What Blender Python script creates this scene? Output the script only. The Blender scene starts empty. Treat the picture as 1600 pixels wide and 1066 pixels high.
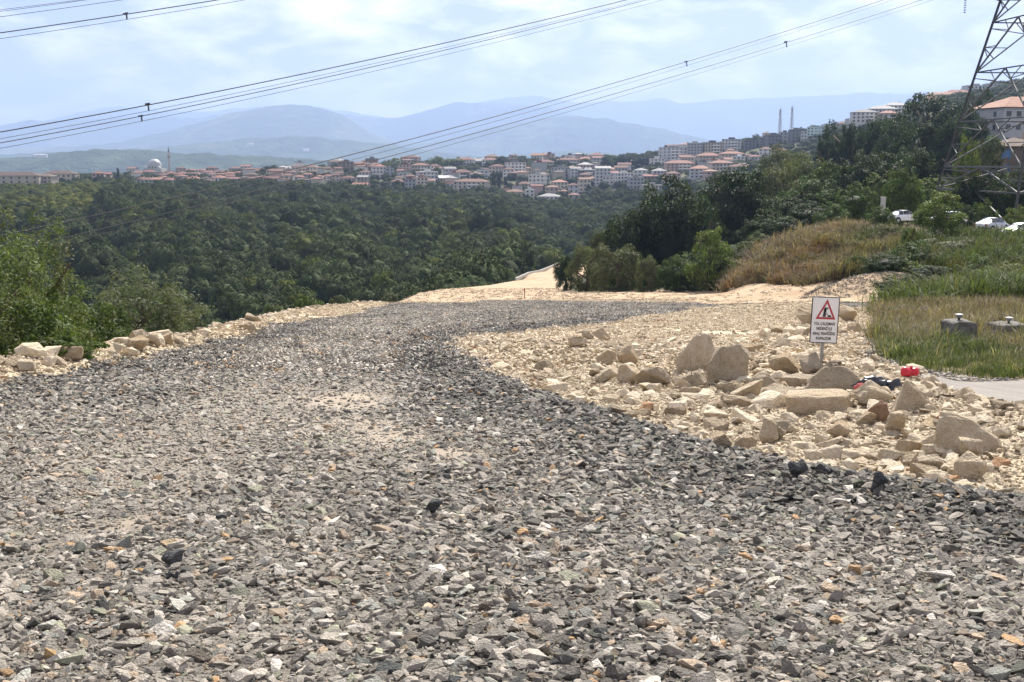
import bpy, bmesh, math, random
import numpy as np
from mathutils import Vector, Matrix, noise as mnoise

rng = np.random.default_rng(7)
random.seed(7)
R = math.radians
scene = bpy.context.scene
COL = scene.collection

# ------------------------------------------------------------------ camera
F = 1778.0                      # focal length in photo pixels (1600 wide)
PITCH = R(9.04)
CAMZ = 1.7
cam_d = bpy.data.cameras.new('camera')
cam_d.sensor_width = 36.0
cam_d.lens = 36.0 * F / 1600.0
cam_d.clip_start = 0.1
cam_d.clip_end = 60000.0
cam = bpy.data.objects.new('camera', cam_d)
cam.location = (0, 0, CAMZ)
cam.rotation_euler = (R(90) - PITCH, 0, 0)
COL.objects.link(cam)
scene.camera = cam

# ------------------------------------------------------------------ sun, sky, exposure
SUN_EL, SUN_AZ = 47.0, 16.0     # azimuth: degrees to the right of straight ahead (+Y)
sd = bpy.data.lights.new('sun', 'SUN')
sd.energy = 5.0
sd.angle = R(0.53)
sd.color = (1.0, 0.94, 0.85)
sun = bpy.data.objects.new('sun', sd)
to_sun = Vector((math.sin(R(SUN_AZ)) * math.cos(R(SUN_EL)), math.cos(R(SUN_AZ)) * math.cos(R(SUN_EL)), math.sin(R(SUN_EL))))
sun.rotation_euler = to_sun.to_track_quat('Z', 'Y').to_euler()
sun.location = (0, 0, 60)
COL.objects.link(sun)

world = bpy.data.worlds.new('World')
scene.world = world
world.use_nodes = True
wn, wl = world.node_tree.nodes, world.node_tree.links
wn.clear()
w_out = wn.new('ShaderNodeOutputWorld')
w_bg = wn.new('ShaderNodeBackground')
w_bg.inputs['Strength'].default_value = 0.05
w_sky = wn.new('ShaderNodeTexSky')
w_sky.sky_type = 'NISHITA'
w_sky.sun_disc = False
w_sky.sun_elevation = R(SUN_EL)
w_sky.sun_rotation = R(SUN_AZ)
w_sky.altitude = 200.0
w_sky.air_density = 1.0
w_sky.dust_density = 0.8
w_sky.ozone_density = 2.0
# clouds: fair-weather cumulus on a flat layer, the same over the whole sky
w_tc = wn.new('ShaderNodeTexCoord')
w_sep = wn.new('ShaderNodeSeparateXYZ')
wl.new(w_tc.outputs['Generated'], w_sep.inputs[0])
w_zp = wn.new('ShaderNodeMath'); w_zp.operation = 'MAXIMUM'; w_zp.inputs[1].default_value = 0.0
wl.new(w_sep.outputs['Z'], w_zp.inputs[0])
w_za = wn.new('ShaderNodeMath'); w_za.operation = 'ADD'; w_za.inputs[1].default_value = 0.30
wl.new(w_zp.outputs[0], w_za.inputs[0])
w_dx = wn.new('ShaderNodeMath'); w_dx.operation = 'DIVIDE'
w_dy = wn.new('ShaderNodeMath'); w_dy.operation = 'DIVIDE'
wl.new(w_sep.outputs['X'], w_dx.inputs[0]); wl.new(w_za.outputs[0], w_dx.inputs[1])
wl.new(w_sep.outputs['Y'], w_dy.inputs[0]); wl.new(w_za.outputs[0], w_dy.inputs[1])
w_cmb = wn.new('ShaderNodeCombineXYZ')
wl.new(w_dx.outputs[0], w_cmb.inputs[0]); wl.new(w_dy.outputs[0], w_cmb.inputs[1])
w_n1 = wn.new('ShaderNodeTexNoise')
w_n1.inputs['Scale'].default_value = 4.2
w_n1.inputs['Detail'].default_value = 9.0
w_n1.inputs['Roughness'].default_value = 0.58
w_n1.inputs['Distortion'].default_value = 0.3
wl.new(w_cmb.outputs[0], w_n1.inputs['Vector'])
w_r1 = wn.new('ShaderNodeValToRGB')
w_r1.color_ramp.elements[0].position = 0.43
w_r1.color_ramp.elements[0].color = (0.04, 0.04, 0.04, 1)
w_r1.color_ramp.elements[1].position = 0.63
w_r1.color_ramp.elements[1].color = (0.9, 0.9, 0.9, 1)
wl.new(w_n1.outputs['Fac'], w_r1.inputs[0])
w_mix = wn.new('ShaderNodeMix'); w_mix.data_type = 'RGBA'
CLOUD = (20.0, 18.4, 18.4, 1)
w_mix.inputs['B'].default_value = CLOUD
wl.new(w_r1.outputs['Color'], w_mix.inputs['Factor'])
w_tint = wn.new('ShaderNodeMix'); w_tint.data_type = 'RGBA'; w_tint.blend_type = 'MULTIPLY'; w_tint.inputs[0].default_value = 1.0
w_tint.inputs['B'].default_value = (1.0, 0.915, 1.02, 1)
wl.new(w_sky.outputs['Color'], w_tint.inputs['A'])
wl.new(w_tint.outputs['Result'], w_mix.inputs['A'])
wl.new(w_mix.outputs['Result'], w_bg.inputs['Color'])
wl.new(w_bg.outputs[0], w_out.inputs['Surface'])

vs = scene.view_settings
vs.view_transform = 'Standard'
vs.look = 'None'
vs.exposure = 1.04
vs.gamma = 1.0
vs.use_curve_mapping = False
scene.render.engine = 'CYCLES'
cy = scene.cycles
cy.use_denoising = True
cy.max_bounces = 5
cy.diffuse_bounces = 3
cy.glossy_bounces = 2
cy.transmission_bounces = 3
cy.transparent_max_bounces = 6
cy.volume_bounces = 0
cy.use_adaptive_sampling = False
cy.sample_clamp_indirect = 6.0
cy.caustics_reflective = False
cy.caustics_refractive = False

# ------------------------------------------------------------------ pixel helpers
CP, SP = math.cos(PITCH), math.sin(PITCH)

def slope(py):                       # (world z - camera z) / Y along the ray through row py
    v = (533.0 - np.asarray(py, float)) / F
    return (-SP + v * CP) / (CP + v * SP)

def zat(py, Y):
    return CAMZ + Y * slope(py)

def xat(px, py, Y):
    v = (533.0 - py) / F
    return (px - 800.0) / F * Y / (CP + v * SP)

def row_of(z, Y):                    # inverse of zat
    s = (z - CAMZ) / Y
    v = (s * CP + SP) / (CP - s * SP)
    return 533.0 - v * F

# ------------------------------------------------------------------ noise
_P = np.random.default_rng(99).permutation(512)
_V = np.random.default_rng(98).random(512)

def vnoise(x, y, seed=0):
    x = np.asarray(x, float); y = np.asarray(y, float)
    xi = np.floor(x).astype(np.int64); yi = np.floor(y).astype(np.int64)
    fx = x - xi; fy = y - yi
    fx = fx * fx * (3 - 2 * fx); fy = fy * fy * (3 - 2 * fy)
    def h(a, b):
        return _V[(_P[(a + seed * 17) & 511] + _P[(b + seed * 31) & 511] * 3 + a * 7 + b * 13) & 511]
    return (h(xi, yi) * (1 - fx) + h(xi + 1, yi) * fx) * (1 - fy) + (h(xi, yi + 1) * (1 - fx) + h(xi + 1, yi + 1) * fx) * fy

def fbm(x, y, octaves=4, seed=0, gain=0.5):
    s, a, t = 0.0, 1.0, 0.0
    for o in range(octaves):
        s = s + a * vnoise(x * 2 ** o + 31.7 * o, y * 2 ** o - 17.3 * o, seed + o)
        t += a; a *= gain
    return s / t            # 0..1

# ------------------------------------------------------------------ terrain shape
SL = 0.1087                              # fall of the gravel road away from the camera
YR = np.array([-3000, 0, 100, 150, 200, 250, 300, 340, 420], float)
ZR = np.array([3000 * SL * 0.05, 0, -SL * 100, zat(456, 150), zat(446, 200), zat(437, 250), zat(425, 300), zat(414, 340), zat(406, 420)])

def road_z(Y):
    return np.interp(Y, YR, ZR)

XLY = np.array([-3000, -50, 0, 10, 20, 33, 50, 72, 90, 110, 140, 160, 180, 200, 250, 330, 420, 20000], float)
XLX = np.array([-11, -11, -10, -9.6, -9.4, -9.4, -11, -12.5, -11.5, -10.5, -11.5, -10.5, -7.0, -4.0, 1.8, 11.5, 24, 24], float)

def x_left(Y):
    return np.interp(Y, XLY, XLX)

YK = np.array([0, 20, 40, 60, 80, 90, 100, 110, 120, 130, 140, 150, 160, 180, 200, 230, 260, 300, 350, 400, 450, 500, 600, 700, 800, 900, 1000, 1100, 1200, 1300, 1500, 1700, 2200, 3500, 7000, 20000], float)
VAL = [('z', 0, -6), ('z', 20, -9), ('z', 40, -15), ('z', 80, -26), ('z', 120, -34), ('z', 160, -39), ('z', 200, -40)]
PL = [('z', 0, 0), ('z', 50, -50 * SL)]
FAR = [('z', 2200, -130), ('z', 3500, -150), ('z', 20000, -150)]
FARR = [('z', 2200, -60), ('z', 3500, -150), ('z', 20000, -150)]
CAN = 7.5
COLS = {
    -600: VAL + [('c', 300, 430), ('c', 400, 375), ('c', 500, 340), ('g', 600, 322), ('g', 750, 305), ('g', 900, 292), ('g', 1000, 284), ('g', 1200, 278), ('g', 1400, 290)] + FAR,
    0: VAL + [('c', 300, 420), ('c', 400, 370), ('c', 500, 338), ('g', 600, 322), ('g', 750, 306), ('g', 900, 293), ('g', 1000, 287), ('g', 1200, 280), ('g', 1400, 292)] + FAR,
    150: VAL + [('c', 260, 455), ('c', 350, 388), ('c', 500, 333), ('g', 650, 308), ('g', 800, 294), ('g', 950, 287), ('g', 1150, 279), ('g', 1400, 290)] + FAR,
    300: VAL + [('c', 240, 475), ('c', 350, 400), ('c', 500, 345), ('c', 700, 306), ('c', 850, 291), ('g', 950, 287), ('g', 1150, 273), ('g', 1400, 285)] + FAR,
    450: VAL + [('c', 230, 480), ('c', 350, 400), ('c', 500, 345), ('c', 700, 308), ('c', 850, 292), ('g', 950, 289), ('g', 1150, 269), ('g', 1400, 280)] + FAR,
    600: VAL + [('c', 220, 482), ('c', 350, 395), ('c', 500, 345), ('c', 700, 310), ('c', 850, 297), ('g', 950, 293), ('g', 1150, 267), ('g', 1300, 259), ('g', 1500, 275)] + FAR,
    665: [('z', 0, -4), ('z', 40, -10), ('z', 80, -20), ('z', 120, -26), ('z', 160, -32), ('z', 200, -35), ('c', 230, 474), ('c', 350, 398), ('c', 500, 348), ('c', 700, 314), ('c', 850, 302), ('g', 950, 295), ('g', 1150, 267), ('g', 1300, 257), ('g', 1500, 272)] + FAR,
    720: PL + [('g', 100, 471), ('g', 120, 464), ('g', 148, 459), ('z', 175, -25), ('z', 200, -30), ('c', 230, 462), ('c', 350, 400), ('c', 500, 350), ('c', 700, 318), ('g', 850, 308), ('g', 950, 297), ('g', 1150, 267), ('g', 1300, 254), ('g', 1500, 268)] + FAR,
    760: PL + [('g', 100, 471), ('g', 150, 456), ('g', 180, 451), ('z', 205, -25), ('c', 240, 450), ('c', 350, 402), ('c', 500, 354), ('c', 700, 325), ('g', 850, 312), ('g', 950, 300), ('g', 1150, 268), ('g', 1300, 252), ('g', 1500, 265)] + FAR,
    820: PL + [('g', 100, 471), ('g', 150, 456), ('g', 200, 446), ('g', 250, 437), ('z', 275, -20.5), ('c', 330, 420), ('c', 400, 398), ('c', 500, 370), ('c', 700, 336), ('g', 850, 321), ('g', 950, 307), ('g', 1150, 270), ('g', 1300, 250), ('g', 1500, 262)] + FAR,
    870: PL + [('g', 100, 471), ('g', 150, 456), ('g', 200, 446), ('g', 260, 434), ('g', 330, 414), ('g', 360, 411), ('c', 450, 393), ('c', 550, 368), ('c', 700, 342), ('c', 850, 324), ('g', 950, 312), ('g', 1100, 282), ('g', 1300, 250), ('g', 1500, 258)] + FAR,
    1000: PL + [('g', 100, 470), ('g', 130, 457), ('g', 200, 443), ('g', 300, 425), ('g', 400, 405), ('c', 550, 370), ('c', 700, 337), ('c', 850, 311), ('g', 950, 300), ('g', 1100, 275), ('g', 1300, 246), ('g', 1500, 250)] + FAR,
    1150: PL + [('g', 100, 470), ('g', 125, 459), ('g', 140, 450), ('g', 160, 430), ('g', 200, 405), ('g', 300, 365), ('g', 500, 322), ('g', 700, 295), ('g', 900, 275), ('g', 1100, 252), ('g', 1300, 226), ('g', 1500, 230)] + FARR,
    1180: PL + [('g', 85, 473), ('g', 102, 460), ('g', 112, 435), ('g', 124, 408), ('g', 140, 396), ('g', 160, 388), ('g', 200, 378), ('g', 300, 350), ('g', 500, 312), ('g', 700, 285), ('g', 900, 265), ('g', 1100, 244), ('g', 1300, 220), ('g', 1500, 225)] + FARR,
    1250: PL + [('g', 75, 478), ('g', 98, 461), ('g', 110, 418), ('g', 128, 372), ('g', 150, 364), ('g', 200, 352), ('g', 300, 328), ('g', 500, 290), ('g', 700, 263), ('g', 900, 243), ('g', 1100, 224), ('g', 1250, 210), ('g', 1500, 214)] + FARR,
    1350: PL + [('g', 70, 479), ('g', 92, 460), ('g', 105, 410), ('g', 120, 366), ('g', 150, 354), ('g', 200, 340), ('g', 300, 312), ('g', 500, 266), ('g', 700, 229), ('g', 900, 203), ('g', 1000, 192), ('g', 1250, 188), ('g', 1500, 195)] + FARR,
    1450: PL + [('g', 60, 482), ('g', 80, 465), ('g', 92, 440), ('g', 105, 388), ('g', 116, 364), ('g', 150, 353), ('g', 200, 335), ('g', 300, 300), ('g', 400, 266), ('g', 500, 236), ('g', 700, 195), ('g', 900, 170), ('g', 1100, 158), ('g', 1300, 155), ('g', 1500, 160)] + FARR,
    1600: PL + [('g', 40, 514), ('g', 60, 477), ('g', 75, 457), ('g', 90, 424), ('g', 104, 388), ('g', 113, 376), ('g', 125, 369), ('g', 150, 358), ('g', 200, 325), ('g', 300, 275), ('g', 400, 240), ('g', 500, 205), ('g', 700, 160), ('g', 900, 140), ('g', 1100, 131), ('g', 1300, 129), ('g', 1500, 133)] + FARR,
    2300: PL + [('g', 40, 510), ('g', 60, 465), ('g', 75, 440), ('g', 90, 410), ('g', 104, 380), ('g', 125, 365), ('g', 150, 350), ('g', 200, 310), ('g', 300, 260), ('g', 400, 220), ('g', 500, 190), ('g', 700, 150), ('g', 900, 130), ('g', 1300, 120), ('g', 1500, 130)] + FARR,
}
CU = np.array([(k - 800.0) / F for k in COLS])
_tab = []
for k, lst in COLS.items():
    ys, zs = [], []
    for kind, y, val in lst:
        ys.append(y)
        zs.append(val if kind == 'z' else float(zat(val, y)) - (CAN if kind == 'c' else 0.0))
    _tab.append(np.interp(YK, ys, zs))
TAB = np.array(_tab)                                    # columns x YK
# resample to a fine regular table and smooth it a little
GU = np.linspace(-1.2, 1.2, 361)
GL = np.linspace(math.log(15.0), math.log(20015.0), 420)
GY = np.exp(GL) - 15.0
_t1 = np.array([np.interp(GY, YK, TAB[i]) for i in range(len(CU))])
GT = np.empty((len(GU), len(GY)))
for j in range(len(GY)):
    GT[:, j] = np.interp(GU, CU, _t1[:, j])
def _smooth(a, axis, n):
    ker = np.hanning(2 * n + 3)[1:-1]; ker /= ker.sum()
    pad = [(0, 0), (0, 0)]; pad[axis] = (n, n)
    b = np.pad(a, pad, mode='edge')
    return np.apply_along_axis(lambda m: np.convolve(m, ker, mode='valid'), axis, b)
GT = _smooth(GT, 0, 3)
GT = _smooth(GT, 1, 3)

def table_z(X, Y):
    X = np.asarray(X, float); Y = np.asarray(Y, float)
    Yc = np.maximum(Y, 0.5)
    u = np.clip(X / np.maximum(Yc, 6.0), -1.19, 1.19)
    fu = (u + 1.2) / 2.4 * (len(GU) - 1)
    fl = (np.log(np.minimum(Yc, 19999.0) + 15.0) - GL[0]) / (GL[-1] - GL[0]) * (len(GL) - 1)
    i = np.clip(fu.astype(int), 0, len(GU) - 2); j = np.clip(fl.astype(int), 0, len(GL) - 2)
    a = fu - i; b = fl - j
    return (GT[i, j] * (1 - a) + GT[i + 1, j] * a) * (1 - b) + (GT[i, j + 1] * (1 - a) + GT[i + 1, j + 1] * a) * b

def seg_dist(X, Y, pts):
    d = np.full(np.shape(X), 1e9)
    for (ax, ay), (bx, by) in zip(pts[:-1], pts[1:]):
        t = np.clip(((X - ax) * (bx - ax) + (Y - ay) * (by - ay)) / ((bx - ax) ** 2 + (by - ay) ** 2), 0, 1)
        d = np.minimum(d, np.hypot(X - ax - t * (bx - ax), Y - ay - t * (by - ay)))
    return d

def pxy(px, Y):
    return ((px - 800.0) / F * Y, Y)

GULLIES = [
    ([pxy(140, 560), pxy(185, 430), pxy(205, 370), pxy(255, 290), pxy(300, 225)], 9.0, 9.0),
    ([pxy(20, 520), pxy(60, 400), pxy(90, 340), pxy(120, 280)], 7.0, 8.0),
    ([pxy(560, 720), pxy(590, 560), pxy(615, 450), pxy(640, 340), pxy(660, 240)], 6.0, 12.0),
    ([pxy(860, 800), pxy(880, 640), pxy(895, 520), pxy(905, 430)], 6.0, 12.0),
    ([pxy(330, 760), pxy(380, 560), pxy(420, 430), pxy(450, 330), pxy(450, 230)], 3.5, 12.0),
]

def H(X, Y):
    X = np.asarray(X, float); Y = np.asarray(Y, float)
    base = table_z(X, Y)
    nat = np.clip((Y - 140) / 80.0, 0, 1)
    onroad = np.clip(1 - np.abs(X - (x_left(Y) + 9)) / 16.0, 0, 1) * (Y < 420)
    base = base + nat * (1 - np.clip(onroad * 3, 0, 1)) * ((fbm(X / 60.0, Y / 60.0, 3, 3) - 0.5) * 8.0 * np.clip(Y / 400.0, 0.3, 1.0))
    for pts, dep, wid in GULLIES:
        d = seg_dist(X, Y, pts)
        base = base - dep * np.exp(-(d / wid) ** 2)
    # the bank on the right has its own humps
    bank = np.clip((Y - 60) / 30.0, 0, 1) * np.clip((X - 14) / 10.0, 0, 1) * np.clip((170 - Y) / 30.0, 0, 1)
    base = base + bank * (fbm(X / 7.0, Y / 7.0, 3, 5) - 0.5) * 1.6
    dist = np.maximum(0.0, x_left(Y) - X)
    rz = road_z(Y)
    berm = 0.30 * np.exp(-((X - x_left(Y) - 0.2) / 0.7) ** 2) * np.clip((105 - Y) / 15, 0, 1) * np.clip((Y - 4) / 4, 0, 1)
    near = np.clip((110 - Y) / 30.0, 0, 1)
    rub = (fbm(X / 3.1, Y / 3.1, 3, 8) - 0.5) * 0.16 * near
    fill = rz - 0.62 * dist + berm + rub - np.maximum(0, Y - 345) * 0.5
    out = np.maximum(fill, base + rub)
    # rubble is heaped along a line right of the road
    ridge = seg_dist(X, Y, [(0.2, 27.5), (3.0, 24.5), (4.9, 21.0), (6.0, 18.0), (5.6, 14.5), (6.0, 11.0)])
    out = out + 0.28 * np.exp(-(ridge / 1.3) ** 2)
    # loose windrows of gravel along the road's right edge
    wr = seg_dist(X, Y, [(4.2, 7.6), (2.2, 10.2), (1.2, 13.0), (0.1, 16.5), (-1.2, 22), (-2.4, 29), (-2.2, 36), (1.8, 47)])
    out = out + 0.10 * np.exp(-(wr / 0.5) ** 2)
    # small grey heap and red earth at the foot of the bank
    hp = np.hypot((X - 29.5) / 5.0, (Y - 90.5) / 3.0)
    out = out + 1.1 * np.exp(-hp ** 2 * 1.3)
    return out

def Hs(x, y):
    return float(H(np.array([x]), np.array([y]))[0])

def in_poly(X, Y, poly):
    X = np.asarray(X, float); Y = np.asarray(Y, float)
    c = np.zeros(np.shape(X), bool)
    n = len(poly)
    for i in range(n):
        x1, y1 = poly[i]; x2, y2 = poly[(i + 1) % n]
        if y1 == y2:
            continue
        cond = ((y1 > Y) != (y2 > Y)) & (X < (x2 - x1) * (Y - y1) / (y2 - y1) + x1)
        c ^= cond
    return c

RUBBLE = [(14, 6.0), (5.8, 7.6), (3.8, 8.5), (2.8, 10), (2.1, 12.3), (0.9, 15.5), (-0.5, 22.4), (-1.8, 30), (-1.6, 35.5), (2.5, 45), (6, 55), (9.8, 67), (15, 82),
          (22, 80), (20, 62), (15.5, 47), (11.2, 35), (9.0, 28), (7.6, 22.5), (6.9, 18.9), (6.4, 16.3), (6.3, 14.7), (6.4, 14), (14, 12.4)]
PATHP = [(6.8, 18.9), (6.3, 16.3), (6.2, 14.7), (6.3, 13.9), (14, 12.2), (34, 12), (34, 20.6), (9, 19.7)]
SAND = [(-12.5, 86), (-12, 152), (-7, 185), (-4, 200), (2.5, 250), (11.5, 327), (23, 420), (31, 420), (26, 330), (15, 250), (9, 180), (8, 146), (18, 140), (23.5, 125), (22.5, 106), (25.5, 98), (30, 93.5), (34, 88), (36, 80), (30, 70), (21, 60), (14, 76), (2, 101)]

def warp(X, Y, amp=0.5, s=1.3):
    return X + (fbm(X / s, Y / s, 3, 11) - 0.5) * 2 * amp, Y + (fbm(X / s, Y / s, 3, 12) - 0.5) * 2 * amp

def zone(X, Y):
    """0 natural ground, 1 gravel road, 2 limestone rubble, 3 asphalt path, 4 sand track"""
    X = np.asarray(X, float); Y = np.asarray(Y, float)
    wx, wy = warp(X, Y, 0.45, 1.2)
    z = np.zeros(np.shape(X), int)
    xl = x_left(Y)
    end = 101 - 1.25 * np.maximum(0, X - 2)
    grav = (wx > xl + 1.1 + 0.35 * np.clip((Y - 45) / 25, 0, 1) * 8 * np.clip((95 - Y) / 30, 0, 1)) & (wy < end) & (Y > -30) & (X < 34)
    z[in_poly(wx, wy, SAND)] = 4
    z[(wx > xl - 0.9) & (X < 15) & (Y < 104) & (Y > -30)] = 2
    z[grav & ~((X > 9) & (Y > 19.5) & (X > 8 + 0.0 * Y) & (Y < 60) & (X > 4 + 0.25 * Y))] = 1
    z[in_poly(wx, wy, RUBBLE)] = 2
    z[in_poly(wx, wy, PATHP)] = 3
    right = (X > np.interp(Y, [0, 13, 20.2, 22.5, 28, 35, 47, 62, 72, 84, 96, 104], [60, 60, 8.5, 7.9, 9.3, 11.4, 15.7, 21, 30, 40, 41, 38])) & (Y > 19.9) & (z != 3)
    z[right] = 0
    return z

# ------------------------------------------------------------------ material helpers
def mat(name, base=(0.5, 0.5, 0.5), rough=0.8, spec=0.3, metal=0.0):
    m = bpy.data.materials.new(name)
    m.use_nodes = True
    p = m.node_tree.nodes['Principled BSDF']
    p.inputs['Base Color'].default_value = (*base, 1)
    p.inputs['Roughness'].default_value = rough
    p.inputs['Specular IOR Level'].default_value = spec
    p.inputs['Metallic'].default_value = metal
    return m, m.node_tree.nodes, m.node_tree.links, p

def nz(n, l, scale, detail=4, rough=0.6, vec=None, dist=0.0):
    t = n.new('ShaderNodeTexNoise')
    t.inputs['Scale'].default_value = scale
    t.inputs['Detail'].default_value = detail
    t.inputs['Roughness'].default_value = rough
    t.inputs['Distortion'].default_value = dist
    if vec is not None:
        l.new(vec, t.inputs['Vector'])
    return t.outputs['Fac']

def ramp(n, l, fac, stops):
    r = n.new('ShaderNodeValToRGB')
    e = r.color_ramp.elements
    while len(e) < len(stops):
        e.new(0.5)
    for k, (p, c) in enumerate(stops):
        e[k].position = p
        e[k].color = (*c, 1) if len(c) == 3 else c
    l.new(fac, r.inputs[0])
    return r.outputs['Color']

def mixc(n, l, a, b, fac, mode='MIX'):
    m = n.new('ShaderNodeMix'); m.data_type = 'RGBA'; m.blend_type = mode
    for sock, val in (('A', a), ('B', b), ('Factor', fac)):
        s = m.inputs[sock] if sock != 'Factor' else m.inputs[0]
        if hasattr(val, 'is_output'):
            l.new(val, s)
        elif sock == 'Factor':
            s.default_value = val
        else:
            s.default_value = (*val, 1) if len(val) == 3 else val
    return m.outputs['Result']

def bump(n, l, p, h, strength=0.5, dist=0.05):
    b = n.new('ShaderNodeBump')
    b.inputs['Strength'].default_value = strength
    b.inputs['Distance'].default_value = dist
    l.new(h, b.inputs['Height'])
    l.new(b.outputs['Normal'], p.inputs['Normal'])

def objcoord(n):
    return n.new('ShaderNodeTexCoord').outputs['Object']

def gray(v):
    return (v, v, v)

def simple(name, base, rough=0.6, var=0.12, scale=6.0, metal=0.0, spec=0.3, bumps=0.0, bd=0.02):
    m, n, l, p = mat(name, base, rough, spec, metal)
    oc = objcoord(n)
    f = nz(n, l, scale, 5, 0.65, oc)
    lo = tuple(c * (1 - var) for c in base); hi = tuple(min(1, c * (1 + var)) for c in base)
    l.new(ramp(n, l, f, [(0.3, lo), (0.7, hi)]), p.inputs['Base Color'])
    if bumps:
        bump(n, l, p, nz(n, l, scale * 5, 4, 0.6, oc), bumps, bd)
    return m

# stones: the colour rides on each instance (attribute "col"), grain comes from noise
def stone_material(name, rough, grain, strength, bd, oscale):
    m, n, l, p = mat(name, (0.3, 0.3, 0.3), rough, 0.25)
    at = n.new('ShaderNodeAttribute'); at.attribute_type = 'INSTANCER'; at.attribute_name = 'col'
    oc = objcoord(n)
    f = nz(n, l, oscale, 5, 0.7, oc)
    f2 = nz(n, l, oscale * 4.5, 3, 0.6, oc)
    c = mixc(n, l, at.outputs['Color'], ramp(n, l, f, [(0.3, gray(1 - grain)), (0.7, gray(1 + grain))]), 1.0, 'MULTIPLY')
    c = mixc(n, l, c, ramp(n, l, f2, [(0.35, gray(1 - grain * 0.6)), (0.65, gray(1 + grain * 0.6))]), 1.0, 'MULTIPLY')
    l.new(c, p.inputs['Base Color'])
    bump(n, l, p, f2, strength, bd)
    return m

M = {}
M['stone'] = stone_material('crushed_stone', 0.75, 0.22, 0.5, 0.15, 2.2)
M['lime'] = stone_material('limestone', 0.9, 0.16, 0.6, 0.15, 2.0)

def boulder_material(name, a, b, stain):
    m, n, l, p = mat(name, a, 0.92, 0.2)
    g = n.new('ShaderNodeNewGeometry').outputs['Position']
    f = nz(n, l, 2.2, 6, 0.65, g, 0.6)
    f2 = nz(n, l, 9.0, 5, 0.65, g, 0.3)
    f3 = nz(n, l, 45.0, 3, 0.6, g)
    c = ramp(n, l, f, [(0.38, a), (0.52, tuple((x + y) / 2 for x, y in zip(a, b))), (0.64, b)])
    c = mixc(n, l, c, stain, ramp(n, l, f2, [(0.50, gray(0)), (0.68, gray(0.55))]))
    c = mixc(n, l, c, ramp(n, l, f3, [(0.3, gray(0.85)), (0.7, gray(1.12))]), 1.0, 'MULTIPLY')
    l.new(c, p.inputs['Base Color'])
    ad = n.new('ShaderNodeMath'); ad.operation = 'ADD'
    l.new(f2, ad.inputs[0]); l.new(f3, ad.inputs[1])
    bump(n, l, p, ad.outputs[0], 0.9, 0.10)
    return m

M['bould_pale'] = boulder_material('pale_limestone', (0.59, 0.475, 0.32), (0.70, 0.595, 0.435), (0.45, 0.335, 0.205))
M['bould_tan'] = boulder_material('tan_limestone', (0.52, 0.395, 0.25), (0.62, 0.505, 0.35), (0.40, 0.275, 0.155))
M['bould_grey'] = boulder_material('weathered_limestone', (0.44, 0.365, 0.26), (0.58, 0.485, 0.35), (0.28, 0.215, 0.145))
M['bould_red'] = boulder_material('rusty_limestone', (0.33, 0.21, 0.13), (0.44, 0.30, 0.19), (0.20, 0.11, 0.07))
M['bould_dark'] = boulder_material('dark_basalt', (0.10, 0.105, 0.105), (0.17, 0.17, 0.165), (0.07, 0.07, 0.07))

def ground_material(name, cols, scale, bstr, bd, grain=60.0, attr=None):
    m, n, l, p = mat(name, cols[0], 0.95, 0.15)
    g = n.new('ShaderNodeNewGeometry').outputs['Position']
    f = nz(n, l, scale, 7, 0.7, g, 0.4)
    k = len(cols)
    c = ramp(n, l, f, [(0.3 + 0.4 * i / max(1, k - 1), cols[i]) for i in range(k)])
    if attr:
        a = n.new('ShaderNodeAttribute'); a.attribute_name = attr
        c = mixc(n, l, a.outputs['Color'], ramp(n, l, f, [(0.3, gray(0.7)), (0.7, gray(1.3))]), 1.0, 'MULTIPLY')
    fg = nz(n, l, grain, 4, 0.65, g)
    c = mixc(n, l, c, ramp(n, l, fg, [(0.3, gray(0.65)), (0.7, gray(1.3))]), 1.0, 'MULTIPLY')
    l.new(c, p.inputs['Base Color'])
    bump(n, l, p, fg, bstr, bd)
    return m

M['gravel_ground'] = ground_material('gravel_fines', [(0.20, 0.185, 0.16), (0.27, 0.25, 0.215), (0.32, 0.295, 0.25)], 1.2, 1.0, 0.03, 38.0, 'tint')
M['lime_ground'] = ground_material('limestone_fines', [(0.46, 0.375, 0.25), (0.54, 0.45, 0.315), (0.60, 0.515, 0.38)], 1.4, 1.0, 0.04, 26.0)
M['sand_ground'] = ground_material('sand', [(0.33, 0.235, 0.145), (0.42, 0.315, 0.205), (0.48, 0.375, 0.26)], 0.22, 1.0, 0.06, 7.0, None)
M['path_ground'] = ground_material('worn_asphalt', [(0.19, 0.175, 0.155), (0.25, 0.23, 0.205), (0.285, 0.265, 0.235)], 1.5, 0.5, 0.01, 110.0)
M['terrain'] = ground_material('earth', [(0.2, 0.2, 0.1)], 0.15, 0.7, 0.15, 3.0, 'tint')

def leaf_material(name, transl=0.35, rough=0.6, spec=0.15):
    m, n, l, p = mat(name, (0.06, 0.1, 0.03), rough, spec)
    at = n.new('ShaderNodeAttribute'); at.attribute_name = 'tint'
    ic = n.new('ShaderNodeAttribute'); ic.attribute_type = 'INSTANCER'; ic.attribute_name = 'col'
    c = mixc(n, l, at.outputs['Color'], ic.outputs['Color'], 1.0, 'MULTIPLY')
    l.new(c, p.inputs['Base Color'])
    tr = n.new('ShaderNodeBsdfTranslucent')
    warm = mixc(n, l, c, (1.15, 1.25, 0.55), 1.0, 'MULTIPLY')
    l.new(warm, tr.inputs['Color'])
    mx = n.new('ShaderNodeMixShader'); mx.inputs[0].default_value = transl
    l.new(p.outputs[0], mx.inputs[1]); l.new(tr.outputs[0], mx.inputs[2])
    l.new(mx.outputs[0], n['Material Output'].inputs['Surface'])
    return m

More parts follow.
